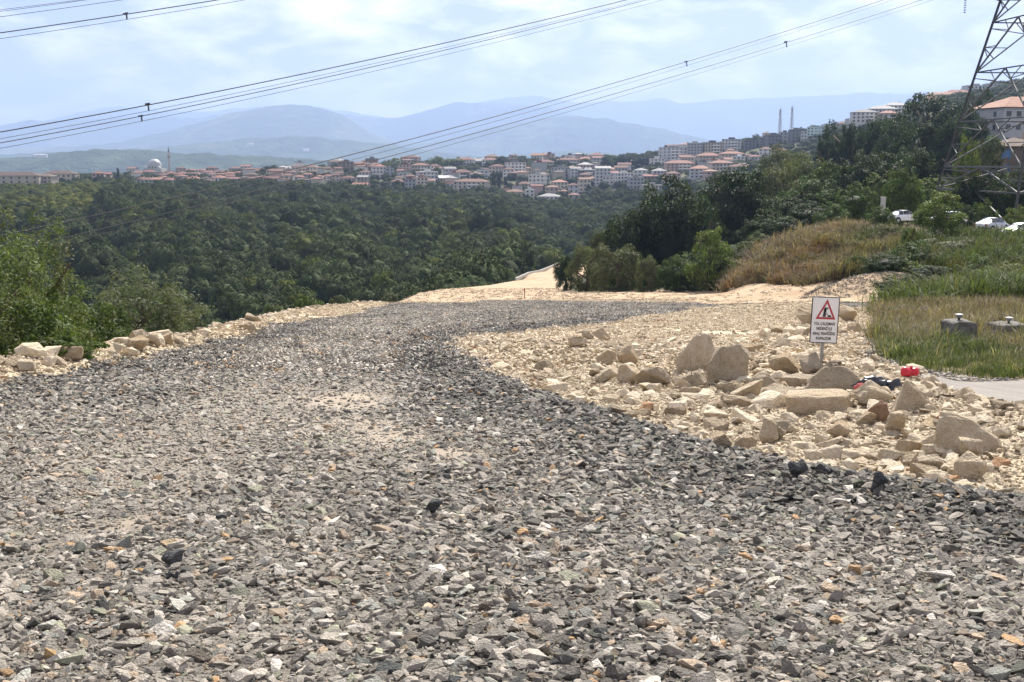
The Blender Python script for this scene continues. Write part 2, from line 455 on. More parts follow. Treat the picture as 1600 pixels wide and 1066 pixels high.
M['leaf'] = leaf_material('foliage', 0.32)
M['leaf_far'] = leaf_material('woodland_foliage', 0.10, 0.8, 0.08)
M['blade'] = leaf_material('grass_blades', 0.35, 0.7, 0.12)
M['bark'] = simple('bark', (0.10, 0.075, 0.05), 0.9, 0.35, 9.0, bumps=0.6, bd=0.03)

# ------------------------------------------------------------------ mesh helpers
def mesh_np(name, v, f, m=None, smooth=False):
    v = np.asarray(v, np.float32)
    me = bpy.data.meshes.new(name)
    if isinstance(f, np.ndarray):
        nf, k = f.shape
        me.vertices.add(len(v)); me.vertices.foreach_set('co', v.ravel())
        me.loops.add(nf * k); me.loops.foreach_set('vertex_index', f.astype(np.int32).ravel())
        me.polygons.add(nf)
        me.polygons.foreach_set('loop_start', np.arange(0, nf * k, k, dtype=np.int32))
        me.polygons.foreach_set('loop_total', np.full(nf, k, np.int32))
        me.update(calc_edges=True)
    else:
        me.from_pydata([tuple(map(float, p)) for p in v], [], f)
        me.update()
    if m is not None:
        me.materials.append(m)
    if smooth:
        me.polygons.foreach_set('use_smooth', np.ones(len(me.polygons), bool))
    return me

def point_color(me, name, cols):
    a = me.attributes.new(name, 'FLOAT_COLOR', 'POINT')
    c = np.ones((len(cols), 4), np.float32); c[:, :3] = cols
    a.data.foreach_set('color', c.ravel())

def link(name, data, parent=None, loc=None, rot=None, scl=None):
    o = bpy.data.objects.new(name, data)
    COL.objects.link(o)
    if parent is not None:
        o.parent = parent
    if loc is not None:
        o.location = loc
    if rot is not None:
        o.rotation_euler = rot
    if scl is not None:
        o.scale = scl
    return o

def tag(o, label, cat, group=None, kind=None):
    o['label'] = label; o['category'] = cat
    if group:
        o['group'] = group
    if kind:
        o['kind'] = kind
    return o

def structure(o, label=None, cat=None):
    o['kind'] = 'structure'
    if label:
        o['label'] = label
    if cat:
        o['category'] = cat
    return o

def empty(name, loc, rz=0.0):
    o = bpy.data.objects.new(name, None)
    COL.objects.link(o)
    o.location = loc
    o.rotation_euler = (0, 0, rz)
    o.empty_display_size = 0.3
    return o

class MB:
    """collects simple solids into one mesh"""
    def __init__(self):
        self.v, self.f = [], []
    def add(self, v, f):
        o = len(self.v)
        self.v += [tuple(p) for p in v]
        self.f += [tuple(i + o for i in q) for q in f]
        return self
    def box(self, x0, x1, y0, y1, z0, z1):
        return self.add([(x0, y0, z0), (x1, y0, z0), (x1, y1, z0), (x0, y1, z0), (x0, y0, z1), (x1, y0, z1), (x1, y1, z1), (x0, y1, z1)],
                        [(0, 3, 2, 1), (4, 5, 6, 7), (0, 1, 5, 4), (1, 2, 6, 5), (2, 3, 7, 6), (3, 0, 4, 7)])
    def bar(self, a, b, w, h=None):
        a, b = Vector(a), Vector(b)
        h = h or w
        d = (b - a).normalized()
        s = d.cross(Vector((0, 0, 1)))
        s = s.normalized() if s.length > 1e-4 else Vector((1, 0, 0))
        t = s.cross(d)
        v = []
        for p in (a, b):
            for i, j in ((-1, -1), (1, -1), (1, 1), (-1, 1)):
                v.append(p + s * i * w / 2 + t * j * h / 2)
        return self.add(v, [(0, 1, 2, 3), (7, 6, 5, 4), (0, 4, 5, 1), (1, 5, 6, 2), (2, 6, 7, 3), (3, 7, 4, 0)])
    def tube(self, pts, rad, n=6, cap=True):
        pts = [Vector(p) for p in pts]
        if not hasattr(rad, '__len__'):
            rad = [rad] * len(pts)
        o = len(self.v)
        for i, p in enumerate(pts):
            d = (pts[min(i + 1, len(pts) - 1)] - pts[max(i - 1, 0)]).normalized()
            s = d.cross(Vector((0.31, 0.17, 0.94)))
            s = s.normalized() if s.length > 1e-3 else Vector((1, 0, 0))
            t = d.cross(s)
            for k in range(n):
                a = 2 * math.pi * k / n
                self.v.append(tuple(p + (s * math.cos(a) + t * math.sin(a)) * rad[i]))
        for i in range(len(pts) - 1):
            for k in range(n):
                k2 = (k + 1) % n
                self.f.append((o + i * n + k, o + i * n + k2, o + (i + 1) * n + k2, o + (i + 1) * n + k))
        if cap:
            self.f.append(tuple(o + k for k in range(n))[::-1])
            self.f.append(tuple(o + (len(pts) - 1) * n + k for k in range(n)))
        return self
    def mesh(self, name, m, smooth=False):
        return mesh_np(name, np.array(self.v), self.f, m, smooth)
    def build(self, name, m, parent=None, smooth=False, loc=None, rot=None):
        return link(name, self.mesh(name, m, smooth), parent, loc, rot)

# scatter: real instances on points through geometry nodes (each keeps its own rotation, size and colour)
def scatter(name, variants, pos, rot, scl, col, idx, label, cat):
    n = len(pos)
    me = bpy.data.meshes.new(name)
    me.vertices.add(n)
    me.vertices.foreach_set('co', np.asarray(pos, np.float32).ravel())
    def addv(nm, a):
        at = me.attributes.new(nm, 'FLOAT_VECTOR', 'POINT'); at.data.foreach_set('vector', np.asarray(a, np.float32).ravel())
    addv('rot', rot); addv('scl', scl); addv('icol', col)
    at = me.attributes.new('idx', 'INT', 'POINT'); at.data.foreach_set('value', np.asarray(idx, np.int32))
    o = link(name, me)
    g = bpy.data.node_groups.new(name + '_nodes', 'GeometryNodeTree')
    g.interface.new_socket('Geometry', in_out='INPUT', socket_type='NodeSocketGeometry')
    g.interface.new_socket('Geometry', in_out='OUTPUT', socket_type='NodeSocketGeometry')
    N, L = g.nodes, g.links
    gi, go = N.new('NodeGroupInput'), N.new('NodeGroupOutput')
    iop = N.new('GeometryNodeInstanceOnPoints')
    gti = N.new('GeometryNodeGeometryToInstance')
    for vme in reversed(variants):
        ob = bpy.data.objects.new(name + '_source', vme)
        oi = N.new('GeometryNodeObjectInfo'); oi.inputs['Object'].default_value = ob
        oi.transform_space = 'ORIGINAL'
        L.new(oi.outputs['Geometry'], gti.inputs[0])
    def attr(nm, t):
        a = N.new('GeometryNodeInputNamedAttribute'); a.data_type = t; a.inputs['Name'].default_value = nm
        return a.outputs['Attribute']
    mp = N.new('GeometryNodeMeshToPoints')
    L.new(gi.outputs[0], mp.inputs['Mesh'])
    L.new(mp.outputs[0], iop.inputs['Points'])
    L.new(gti.outputs[0], iop.inputs['Instance'])
    iop.inputs['Pick Instance'].default_value = True
    L.new(attr('idx', 'INT'), iop.inputs['Instance Index'])
    e2r = N.new('FunctionNodeEulerToRotation')
    L.new(attr('rot', 'FLOAT_VECTOR'), e2r.inputs[0])
    L.new(e2r.outputs[0], iop.inputs['Rotation'])
    L.new(attr('scl', 'FLOAT_VECTOR'), iop.inputs['Scale'])
    sa = N.new('GeometryNodeStoreNamedAttribute')
    sa.data_type = 'FLOAT_VECTOR'; sa.domain = 'INSTANCE'
    sa.inputs['Name'].default_value = 'col'
    L.new(iop.outputs[0], sa.inputs['Geometry'])
    L.new(attr('icol', 'FLOAT_VECTOR'), sa.inputs['Value'])
    L.new(sa.outputs[0], go.inputs[0])
    md = o.modifiers.new('scatter', 'NODES')
    md.node_group = g
    tag(o, label, cat, None, 'stuff')
    return o

def in_view(X, Y, Z, mx=140, top=-100, bot=1200):
    d = Y * CP - (Z - CAMZ) * SP
    px = 800 + F * X / np.maximum(d, 0.1)
    py = 533 - F * (Y * SP + (Z - CAMZ) * CP) / np.maximum(d, 0.1)
    return (px > -mx) & (px < 1600 + mx) & (py > top) & (py < bot) & (d > 0.5)

# ================================================================== SETTING
# ------------------------------------------------------------------ ground sheet
def sinh_axis(lo, hi, a, n):
    t = np.linspace(math.asinh(lo / a), math.asinh(hi / a), n)
    return a * np.sinh(t)

gx = sinh_axis(-19000, 19000, 14.0, 530)
gy = 12 + sinh_axis(-1400, 25500, 16.0, 630)
GX, GYY = np.meshgrid(gx, gy)
zz = H(GX, GYY)
zn = zone(GX, GYY)
inp = (GX > -13) & (GX < 33.5) & (GYY > -4) & (GYY < 111)
low = (zn > 0) & inp
zz = np.where(low, zz - 0.45, zz)
TZ = zz
vv = np.stack([GX.ravel(), GYY.ravel(), zz.ravel()], 1)
ny, nx = GX.shape
ii = np.arange(ny - 1)[:, None] * nx + np.arange(nx - 1)[None, :]
ff = np.stack([ii, ii + 1, ii + nx + 1, ii + nx], -1).reshape(-1, 4)
ground_me = mesh_np('ground', vv, ff, M['terrain'], True)
# what grows or lies where
def terrain_tint(X, Y):
    c = np.empty(X.shape + (3,)); c[:] = (0.035, 0.04, 0.018)           # woodland floor, darkened to stand in for shade between crowns
    n1 = fbm(X / 22.0, Y / 22.0, 4, 21)
    far = Y > 1000
    c[far] = (0.10, 0.105, 0.055)
    pal = np.array([[0.05, 0.065, 0.025], [0.10, 0.10, 0.045], [0.30, 0.24, 0.13]])
    left_field = (Y > 520) & (X / np.maximum(Y, 1) < -0.33) & (Y < 1000)
    k = np.clip((n1 - 0.35) * 3.2, 0, 1)[..., None]
    fieldc = pal[0] * (1 - k) + pal[1] * k
    c = np.where(left_field[..., None], fieldc, c)
    bank = (X > 8) & (Y > 18) & (Y < 210) & (X / np.maximum(Y, 1) > 0.19)
    dry = np.clip((fbm(X / 6.0, Y / 6.0, 3, 23) - 0.3) * 2.5, 0, 1)[..., None]
    c = np.where(bank[..., None], np.array([0.10, 0.095, 0.045]) * (1 - dry) + np.array([0.26, 0.19, 0.11]) * dry, c)
    z = zone(X, Y)
    c[z == 4] = (0.42, 0.315, 0.205)
    c[z == 2] = (0.42, 0.33, 0.215)
    c[z == 1] = (0.24, 0.22, 0.19)
    c[z == 3] = (0.33, 0.30, 0.26)
    slope_l = (X < x_left(Y)) & (X > x_left(Y) - 9) & (Y < 200) & (Y > -40)
    c[slope_l] = (0.24, 0.20, 0.11)
    # earth road on the terrace where the cars are parked
    lot = (Y > 117) & (Y < 140) & (X > 40) & (X < 75)
    c[lot] = (0.36, 0.33, 0.29)
    # dirt mound beside the far track
    return c
point_color(ground_me, 'tint', terrain_tint(GX, GYY).reshape(-1, 3))
ground = link('ground', ground_me)
structure(ground, 'earth and grass ground falling from the road into the wooded valley', 'ground')

# far sand track is part of a separate sheet laid on the ground
def sheet(name, zone_id, x0, x1, y0, y1, step, material, lift, label, cat, tint=None, rise=None):
    xs = np.arange(x0, x1 + step * 0.5, step); ys = np.arange(y0, y1 + step * 0.5, step)
    X, Y = np.meshgrid(xs, ys)
    Z = H(X, Y) + lift
    if rise is not None:
        Z = Z + rise(X, Y)
    cx = (X[:-1, :-1] + X[1:, 1:]) / 2; cyy = (Y[:-1, :-1] + Y[1:, 1:]) / 2
    keep = zone(cx, cyy) == zone_id
    r, c_ = np.nonzero(keep)
    w = X.shape[1]
    a = r * w + c_
    f = np.stack([a, a + 1, a + w + 1, a + w], -1)
    used, inv = np.unique(f.ravel(), return_inverse=True)
    v = np.stack([X.ravel(), Y.ravel(), Z.ravel()], 1)[used]
    me = mesh_np(name, v, inv.reshape(-1, 4), material, True)
    if tint is not None:
        point_color(me, 'tint', tint(v[:, 0], v[:, 1]))
    return structure(link(name, me), label, cat)

PATCHES = [(-1.75, 13.4, 0.8), (-2.55, 16.4, 0.8), (-0.6, 10.9, 0.5), (-2.72, 7.75, 0.33), (-1.25, 12.2, 0.7)]

def compact(X, Y, raw=False):
    """how far wheels have ground the gravel to fines: 0 loose dark stone, 1 dusty track"""
    c = 0.55 * np.clip((fbm(X / 1.7 + 3, Y / 3.5, 3, 41) - 0.36) * 3.5, 0, 1)
    # wheel tracks sweep along the left half of the road
    cx1 = np.interp(Y, [0, 6, 14, 25, 45, 75, 100], [-3.4, -3.2, -3.8, -5.0, -6.3, -5.0, 0])
    cx2 = np.interp(Y, [0, 6, 14, 25, 45, 75, 100], [-1.4, -1.2, -1.9, -3.0, -4.2, -2.5, 3])
    c = c + 0.58 * np.exp(-((X - cx1) / 1.0) ** 2) + 0.5 * np.exp(-((X - cx2) / 0.7) ** 2)
    c = c + 0.35 * np.exp(-((X - 1.9) / 1.2) ** 2) * (Y < 7)
    for px, py, r in PATCHES:
        c = c + 0.7 * np.exp(-((X - px) ** 2 + ((Y - py) * 0.8) ** 2) / r ** 2)
    edge = seg_dist(X, Y, [(4.2, 7.6), (2.2, 10.2), (1.2, 13.0), (0.1, 16.5), (-1.2, 22), (-2.4, 29), (-2.2, 36), (1.8, 47), (6, 58)])
    c = c - 1.0 * np.exp(-(edge / 1.2) ** 2)
    dl = X - x_left(Y) - 1.8
    c = c - 0.6 * np.exp(-(dl / 0.9) ** 2)
    dd = seg_dist(X, Y, [(-0.9, 8.2), (-0.6, 11.0), (-0.9, 14.5), (-1.6, 19)])
    c = c - 0.5 * np.exp(-(dd / 0.45) ** 2)
    return c if raw else np.clip(c, 0, 1)

def patch_amt(X, Y):
    s = 0
    w = (fbm(X / 0.5, Y / 0.5, 3, 45) - 0.5) * 0.9
    for px, py, r in PATCHES:
        s = np.maximum(s, np.clip(1.1 - np.hypot((X - px), (Y - py) * 0.7) / r + w, 0, 1))
    return s

def gravel_tint(X, Y):
    k = compact(X, Y)[:, None]
    a = np.array([0.085, 0.08, 0.07]); b = np.array([0.28, 0.25, 0.205]); s = np.array([0.40, 0.335, 0.255])  # loose ground coloured darker to imitate shade in the gaps between stones
    c = a * (1 - k) + b * k
    p = patch_amt(X, Y)[:, None]
    return c * (1 - p) + s * p

sheet('gravel_road', 1, -14, 34, -4, 110, 0.25, M['gravel_ground'], 0.0, 'grey crushed stone road sweeping away from the camera and curving right', 'road', gravel_tint)
sheet('limestone_fill', 2, -14, 24, -4, 110, 0.25, M['lime_ground'], 0.0, 'spread of cream limestone fines under the rubble beside the gravel road', 'ground')
sheet('asphalt_path', 3, 5, 34, 11, 22, 0.25, M['path_ground'], 0.0, 'worn beige asphalt path end beside the grass', 'path')
sheet('sand_track', 4, -14, 45, 58, 420, 0.5, M['sand_ground'], 0.06, 'bare sandy earth track running down behind the gravel', 'road')

# ------------------------------------------------------------------ hills and mountains far behind
def mountain_material(name, a, b, c2):
    m, n, l, p = mat(name, a, 0.95, 0.1)
    g = n.new('ShaderNodeNewGeometry').outputs['Position']
    f = nz(n, l, 0.0011, 8, 0.62, g, 0.4)
    f2 = nz(n, l, 0.007, 6, 0.7, g, 0.5)
    c = ramp(n, l, f, [(0.35, a), (0.55, b), (0.70, c2)])
    c = mixc(n, l, c, ramp(n, l, f2, [(0.3, gray(0.4)), (0.7, gray(1.9))]), 1.0, 'MULTIPLY')
    l.new(c, p.inputs['Base Color'])
    bump(n, l, p, f2, 1.0, 60.0)
    return m
M['mount'] = mountain_material('mountain_woods', (0.030, 0.05, 0.022), (0.05, 0.075, 0.03), (0.13, 0.13, 0.06))
M['hillwood'] = mountain_material('hill_woods', (0.028, 0.045, 0.02), (0.04, 0.06, 0.025), (0.07, 0.085, 0.035))

def ridge(name, Yc, prof, halfd, material, base=-150, rough=0.07, seed=0, label='', foot=0.0):
    pts = sorted(prof.items())
    pxs = np.linspace(pts[0][0], pts[-1][0], 260)
    crest = np.interp(pxs, [p[0] for p in pts], [p[1] for p in pts])
    ker = np.hanning(7)[1:-1]; ker /= ker.sum()
    crest = np.convolve(np.pad(crest, 2, mode='edge'), ker, mode='valid')
    crest = crest + (fbm(pxs / 22.0, np.zeros_like(pxs) + seed, 4, seed, 0.6) - 0.5) * 7.0
    ts = np.linspace(-1, 1, 41)
    V = np.zeros((len(ts), len(pxs), 3))
    for i, t in enumerate(ts):
        zc = zat(crest, Yc)
        Y = Yc + t * halfd * (0.75 + 0.5 * fbm(pxs / 90.0, np.full_like(pxs, t * 2), 2, seed))
        X = (pxs - 800.0) / F * Yc * 1.006
        s = 1 - abs(t) ** 1.15
        spur = (fbm(X / (halfd * 0.55), Y / (halfd * 0.9), 4, seed + 3) - 0.5) * 2
        fine = (fbm(X / (halfd * 0.12), Y / (halfd * 0.12), 3, seed + 5) - 0.5) * 2
        hgt = zc - base
        z = base - 30 + (hgt + 30) * np.clip(s + spur * 0.5 * (1 - abs(s * 2 - 1)) + fine * rough * (0.3 + 0.7 * (1 - s)), 0, 1.2)
        z = z + fine * (3.0 if rough > 0.03 else 1.5) * (Yc / 3000.0)
        V[i, :, 0] = X; V[i, :, 1] = Y; V[i, :, 2] = z
    a, b = len(ts), len(pxs)
    ii = np.arange(a - 1)[:, None] * b + np.arange(b - 1)[None, :]
    f = np.stack([ii, ii + 1, ii + b + 1, ii + b], -1).reshape(-1, 4)
    o = link(name, mesh_np(name, V.reshape(-1, 3), f, material, True))
    return structure(o, label, 'hill' if 'hill' in name else 'mountain')

ridge('wooded_hill', 4300, {-500: 252, -200: 250, 0: 247, 60: 243, 100: 240, 160: 234.5, 210: 236.5, 300: 240, 400: 243, 480: 247, 560: 254, 640: 266, 760: 285}, 650, M['hillwood'], -120, 0.05, 61, 'low dark wooded hill behind the mosque')
ridge('rolling_hill', 8200, {-500: 246, -200: 243, 0: 241, 150: 238, 250: 230, 330: 222, 420: 216, 470: 215, 540: 218, 600: 225, 680: 235, 760: 243, 830: 241, 880: 235, 940: 239, 1000: 243, 1200: 252, 1500: 260}, 1500, M['mount'], -150, 0.07, 62, 'pale green rolling hill with fields behind the low wooded hill')
ridge('mountain_spur', 12000, {-600: 225, -200: 232, 0: 236, 100: 230, 200: 222, 260: 208, 320: 192, 370: 178, 420: 168, 460: 164, 500: 166, 540: 180, 580: 206, 620: 222, 660: 226, 720: 212, 780: 198, 850: 186, 910: 182, 970: 190, 1040: 203, 1100: 218, 1180: 238, 1300: 258}, 2000, M['mount'], -150, 0.05, 63, 'nearer blue mountain with two rounded shoulders')
ridge('mountain_ridge', 16500, {-600: 210, -200: 212, 0: 206, 30: 193, 60: 189, 110: 188, 160: 186, 200: 184, 260: 186, 320: 182, 400: 176, 480: 178, 560: 178, 600: 184, 640: 183, 665: 174, 700: 163, 750: 160, 800: 163, 850: 168, 900: 180, 950: 192, 1050: 210, 1150: 225, 1300: 240}, 2200, M['mount'], -150, 0.04, 64, 'middle blue mountain ridge with a broad summit')
ridge('mountain_range', 22500, {-900: 190, -200: 205, 0: 204, 60: 192, 100: 187, 140: 176, 180: 167, 210: 168, 260: 173, 337: 174, 400: 168, 440: 165, 520: 168, 580: 182, 640: 184, 700: 170, 770: 157, 810: 150, 860: 153, 900: 160, 960: 159, 1000: 157, 1030: 152, 1070: 163, 1120: 154, 1200: 153, 1300: 149, 1340: 143, 1380: 147, 1500: 147, 1600: 142, 1900: 135, 2500: 150}, 2600, M['mount'], -150, 0.03, 65, 'farthest pale blue mountain range along the horizon')

# ================================================================== STONES
def hull_mesh(name, pts, m):
    bm = bmesh.new()
    for p in pts:
        bm.verts.new(p)
    bmesh.ops.convex_hull(bm, input=bm.verts)
    loose = [v for v in bm.verts if not v.link_faces]
    bmesh.ops.delete(bm, geom=loose, context='VERTS')
    me = bpy.data.meshes.new(name)
    bm.to_mesh(me); bm.free()
    if m is not None:
        me.materials.append(m)
    return me

def stone_pts(r, n=13, flat=0.62):
    p = r.normal(size=(n, 3))
    p /= np.linalg.norm(p, axis=1)[:, None]
    p *= r.uniform(0.72, 1.0, (n, 1))
    sc = np.array([1.0, r.uniform(0.6, 0.95), flat * r.uniform(0.7, 1.25)])
    return p * sc * 0.5

def stone_variants(name, m, n, seed, npts=13, flat=0.62):
    r = np.random.default_rng(seed)
    return [hull_mesh(name, stone_pts(r, npts, flat), m) for _ in range(n)]

def cluster_variants(name, m, n, seed, count, rad, smin, smax, flat=0.62, npts=9):
    r = np.random.default_rng(seed)
    out = []
    for _ in range(n):
        V, Fc, o = [], [], 0
        for _ in range(count):
            me = hull_mesh('tmp', stone_pts(r, npts, flat), None)
            s = r.uniform(smin, smax) * (1.6 if r.random() < 0.12 else 1.0)
            e = Matrix.Rotation(r.uniform(0, 6.3), 3, 'Z') @ Matrix.Rotation(r.normal(0, 0.35), 3, 'X')
            a, d = r.uniform(0, 6.3), rad * math.sqrt(r.random())
            for v in me.vertices:
                c = e @ (v.co * s)
                V.append((c.x + d * math.cos(a), c.y + d * math.sin(a), c.z + s * 0.12))
            for p in me.polygons:
                Fc.append(tuple(i + o for i in p.vertices))
            o += len(me.vertices)
            bpy.data.meshes.remove(me)
        out.append(mesh_np(name, np.array(V), Fc, m))
    return out

STONES = stone_variants('crushed_stone', M['stone'], 18, 5, 14, 0.62)
STONEC = cluster_variants('crushed_stones', M['stone'], 10, 6, 16, 0.30, 0.05, 0.12, 0.8)
LIMES = stone_variants('limestone', M['lime'], 14, 15, 13, 0.62)
LIMEC = cluster_variants('limestones', M['lime'], 10, 16, 14, 0.36, 0.05, 0.16)

def slope_euler(n, tilt):
    e = np.zeros((n, 3))
    e[:, 0] = rng.normal(0, tilt, n) - math.atan(SL)
    e[:, 1] = rng.normal(0, tilt, n)
    e[:, 2] = rng.uniform(0, 6.283, n)
    return e

def gravel_colors(X, Y, big):
    n = len(X)
    k = compact(X, Y, True)[:, None]
    t = rng.random((n, 1))
    dark = np.array([[0.048, 0.048, 0.045]]); mid = np.array([[0.20, 0.185, 0.155]]); dust = np.array([[0.415, 0.37, 0.305]])
    c = dark * (1 - t) + mid * t
    kk = np.clip(np.clip(k, -0.6, 1) * 0.55 + 0.39 + rng.normal(0, 0.36, (n, 1)), 0, 1)
    c = c * (1 - kk) + dust * kk * rng.uniform(0.75, 1.15, (n, 1))
    hue = rng.random(n)
    c[hue < 0.07] *= (1.15, 1.0, 0.85)
    c[(hue > 0.07) & (hue < 0.15)] *= (0.9, 1.0, 1.03)
    c[(hue > 0.15) & (hue < 0.20)] = c[(hue > 0.15) & (hue < 0.20)] * (0.95, 1.05, 0.9)
    w = hue > 0.955
    c[w] = rng.uniform(0.42, 0.62, (w.sum(), 1)) * np.array([1.0, 0.93, 0.80])
    o = (hue > 0.945) & (hue <= 0.955)
    c[o] = np.array([0.42, 0.27, 0.14])
    return c * rng.uniform(0.8, 1.2, (n, 1))

def sample(y0, y1, dens, margin=1.0):
    half = (0.47 * y1 + margin)
    n = int(dens * (y1 - y0) * 2 * half)
    X = rng.uniform(-half, half, n); Y = rng.uniform(y0, y1, n)
    k = np.abs(X) < 0.47 * Y + margin
    return X[k], Y[k]

gX, gY, gS = [], [], []
for y0, y1, dens, mean, sig in ((2.3, 4.5, 560, 0.043, 0.5), (4.5, 8, 500, 0.045, 0.52), (8, 14, 340, 0.052, 0.52), (14, 22, 180, 0.068, 0.46),
                                (2.3, 5, 1500, 0.021, 0.35), (5, 10, 800, 0.025, 0.35), (10, 15, 300, 0.032, 0.3)):
    X, Y = sample(y0, y1, dens)
    k = zone(X, Y) == 1
    X, Y = X[k], Y[k]
    c = compact(X, Y)
    p = patch_amt(X, Y)
    keep = rng.random(len(X)) > np.clip(p * 0.75, 0, 0.8)
    X, Y, c = X[keep], Y[keep], c[keep]
    s = mean * np.exp(rng.normal(0, sig, len(X))) * (1.30 - 0.48 * c)
    gX.append(X); gY.append(Y); gS.append(np.clip(s * 1.02, 0.014, 0.155))
gX, gY, gS = map(np.concatenate, (gX, gY, gS))
gZ = H(gX, gY) + gS * 0.10
vis = in_view(gX, gY, gZ, 260, -100, 1400)
gX, gY, gS, gZ = gX[vis], gY[vis], gS[vis], gZ[vis]
gC = gravel_colors(gX, gY, gS)
gC = gC * np.where(gS < 0.03, 0.82, 1.0)[:, None]  # smallest stones darkened too, so the gaps they fill look shaded
gE = slope_euler(len(gX), 0.30)
gI = rng.integers(0, len(STONES), len(gX))
gSc = np.stack([gS * rng.uniform(0.9, 1.25, len(gS)), gS, gS * rng.uniform(0.65, 1.05, len(gS))], 1)
inframe = in_view(gX, gY, gZ, -12, 0, 1050)
order = np.argsort(-(gS / gY) * inframe)
top = order[:300]
rest = order[300:]
scatter('gravel', STONES, np.stack([gX, gY, gZ], 1)[rest], gE[rest], gSc[rest], gC[rest], gI[rest],
        'grey crushed gravel covering the road surface', 'gravel')
for i in top:
    o = link('crushed_stone', STONES[gI[i]], None, (gX[i], gY[i], gZ[i]), tuple(gE[i]), tuple(gSc[i]))
    o['col'] = [float(c) for c in gC[i]]
    lum = float(gC[i].mean())
    tone = 'rusty' if gC[i][0] > 1.8 * gC[i][2] else 'whitish' if lum > 0.40 else 'pale dusty' if lum > 0.26 else 'mid grey' if lum > 0.16 else 'dark grey'
    u_ = gX[i] / gY[i]
    side = 'left' if u_ < -0.15 else 'right' if u_ > 0.15 else 'middle'
    tag(o, f'{tone} crushed stone, among the biggest on the near gravel at {side} of frame', 'stone', 'bigger crushed stones on the near end of the gravel road')

X, Y = sample(22, 106, 26, 3.0)
k = (zone(X, Y) == 1)
X, Y = X[k], Y[k]
c = compact(X, Y)
keep = rng.random(len(X)) < np.clip(1.15 - 0.8 * c, 0.3, 1) * np.clip(1.25 - Y / 160, 0.4, 1)
X, Y = X[keep], Y[keep]
Z = H(X, Y)
s = rng.uniform(0.7, 1.25, len(X))
scatter('gravel_bed', STONEC, np.stack([X, Y, Z], 1), slope_euler(len(X), 0.08), np.stack([s, s, s], 1), gravel_colors(X, Y, s) * 1.12,
        rng.integers(0, len(STONEC), len(X)), 'grey gravel on the far half of the road where it curves right', 'gravel')
# the grey heap at the foot of the bank
n = 900
a = rng.uniform(0, 6.283, n); d = np.sqrt(rng.random(n))
X = 29.5 + np.cos(a) * d * 6.5; Y = 90.0 + np.sin(a) * d * 4.0
s = rng.uniform(0.8, 1.5, n)
scatter('gravel_heap', STONEC, np.stack([X, Y, H(X, Y) + 0.02], 1), slope_euler(n, 0.15), np.stack([s, s, s], 1), gravel_colors(X, Y, s) * 0.75,
        rng.integers(0, len(STONEC), n), 'low heap of dark grey gravel at the foot of the grassy bank', 'gravel heap')

# limestone rubble
def lime_colors(n):
    a = np.array([[0.52, 0.425, 0.29]]); b = np.array([[0.64, 0.55, 0.41]]); d = np.array([[0.32, 0.255, 0.17]])
    t = rng.random((n, 1))
    c = a * (1 - t) + b * t
    dk = rng.random(n) < 0.16
    c[dk] = d * rng.uniform(0.8, 1.1, (dk.sum(), 1))
    rd = rng.random(n) < 0.012
    c[rd] = np.array([0.40, 0.24, 0.13])
    return c * rng.uniform(0.88, 1.1, (n, 1))

lX, lY, lS = [], [], []
for y0, y1, dens, mean, sig in ((7, 12, 130, 0.072, 0.5), (12, 20, 100, 0.08, 0.5), (20, 34, 55, 0.10, 0.45), (7, 14, 700, 0.032, 0.4), (14, 24, 260, 0.043, 0.35)):
    X, Y = sample(y0, y1, dens, 1.5)
    k = zone(X, Y) == 2
    X, Y = X[k], Y[k]
    s = mean * np.exp(rng.normal(0, sig, len(X)))
    lX.append(X); lY.append(Y); lS.append(np.clip(s, 0.02, 0.42))
# bigger blocks along the heap line and the left edge
for pts, cnt, wid, lo, hi in (([(0.2, 27.5), (3.0, 24.5), (4.9, 21.0), (6.0, 18.0), (5.6, 14.5), (6.0, 11.0)], 210, 0.9, 0.11, 0.38),
                              ([(-1.2, 31), (1.5, 29.5), (4, 28), (7.2, 25)], 130, 1.4, 0.11, 0.38),
                              ([(4.4, 9.2), (4.2, 12), (5.2, 14), (5.5, 10)], 130, 1.0, 0.07, 0.24),
                              ([(x_left(y) + 0.2, y) for y in (12, 20, 30, 40, 50, 60, 72, 84, 95)], 420, 0.55, 0.12, 0.55),
                              ([(2, 38), (8, 45), (14, 52)], 90, 3.0, 0.15, 0.4), ([(8.5, 34), (10, 38)], 50, 0.9, 0.25, 0.6)):
    seg = rng.integers(0, len(pts) - 1, cnt); t = rng.random(cnt)
    P = np.array(pts)
    q = P[seg] * (1 - t[:, None]) + P[seg + 1] * t[:, None] + rng.normal(0, wid, (cnt, 2)) * (1, 1.3)
    s = rng.uniform(0, 1, cnt) ** 1.8 * (hi - lo) + lo
    k = zone(q[:, 0], q[:, 1]) == 2
    lX.append(q[k, 0]); lY.append(q[k, 1]); lS.append(s[k])
lX, lY, lS = map(np.concatenate, (lX, lY, lS))
lZ = H(lX, lY) + lS * 0.08
vis = in_view(lX, lY, lZ, 220, -100, 1300)
lX, lY, lS, lZ = lX[vis], lY[vis], lS[vis], lZ[vis]
n = len(lX)
lC = lime_colors(n); lE = slope_euler(n, 0.35); lI = rng.integers(0, len(LIMES), n)
lSc = np.stack([lS * rng.uniform(0.9, 1.4, n), lS, lS * rng.uniform(0.7, 1.15, n)], 1)
inframe = in_view(lX, lY, lZ, -8, 0, 1050)
order = np.argsort(-(lS / lY) * inframe)
top, rest = order[:290], order[290:]
scatter('limestone_rubble', LIMES, np.stack([lX, lY, lZ], 1)[rest], lE[rest], lSc[rest], lC[rest], lI[rest],
        'cream limestone rubble strewn beside the gravel road', 'rubble')

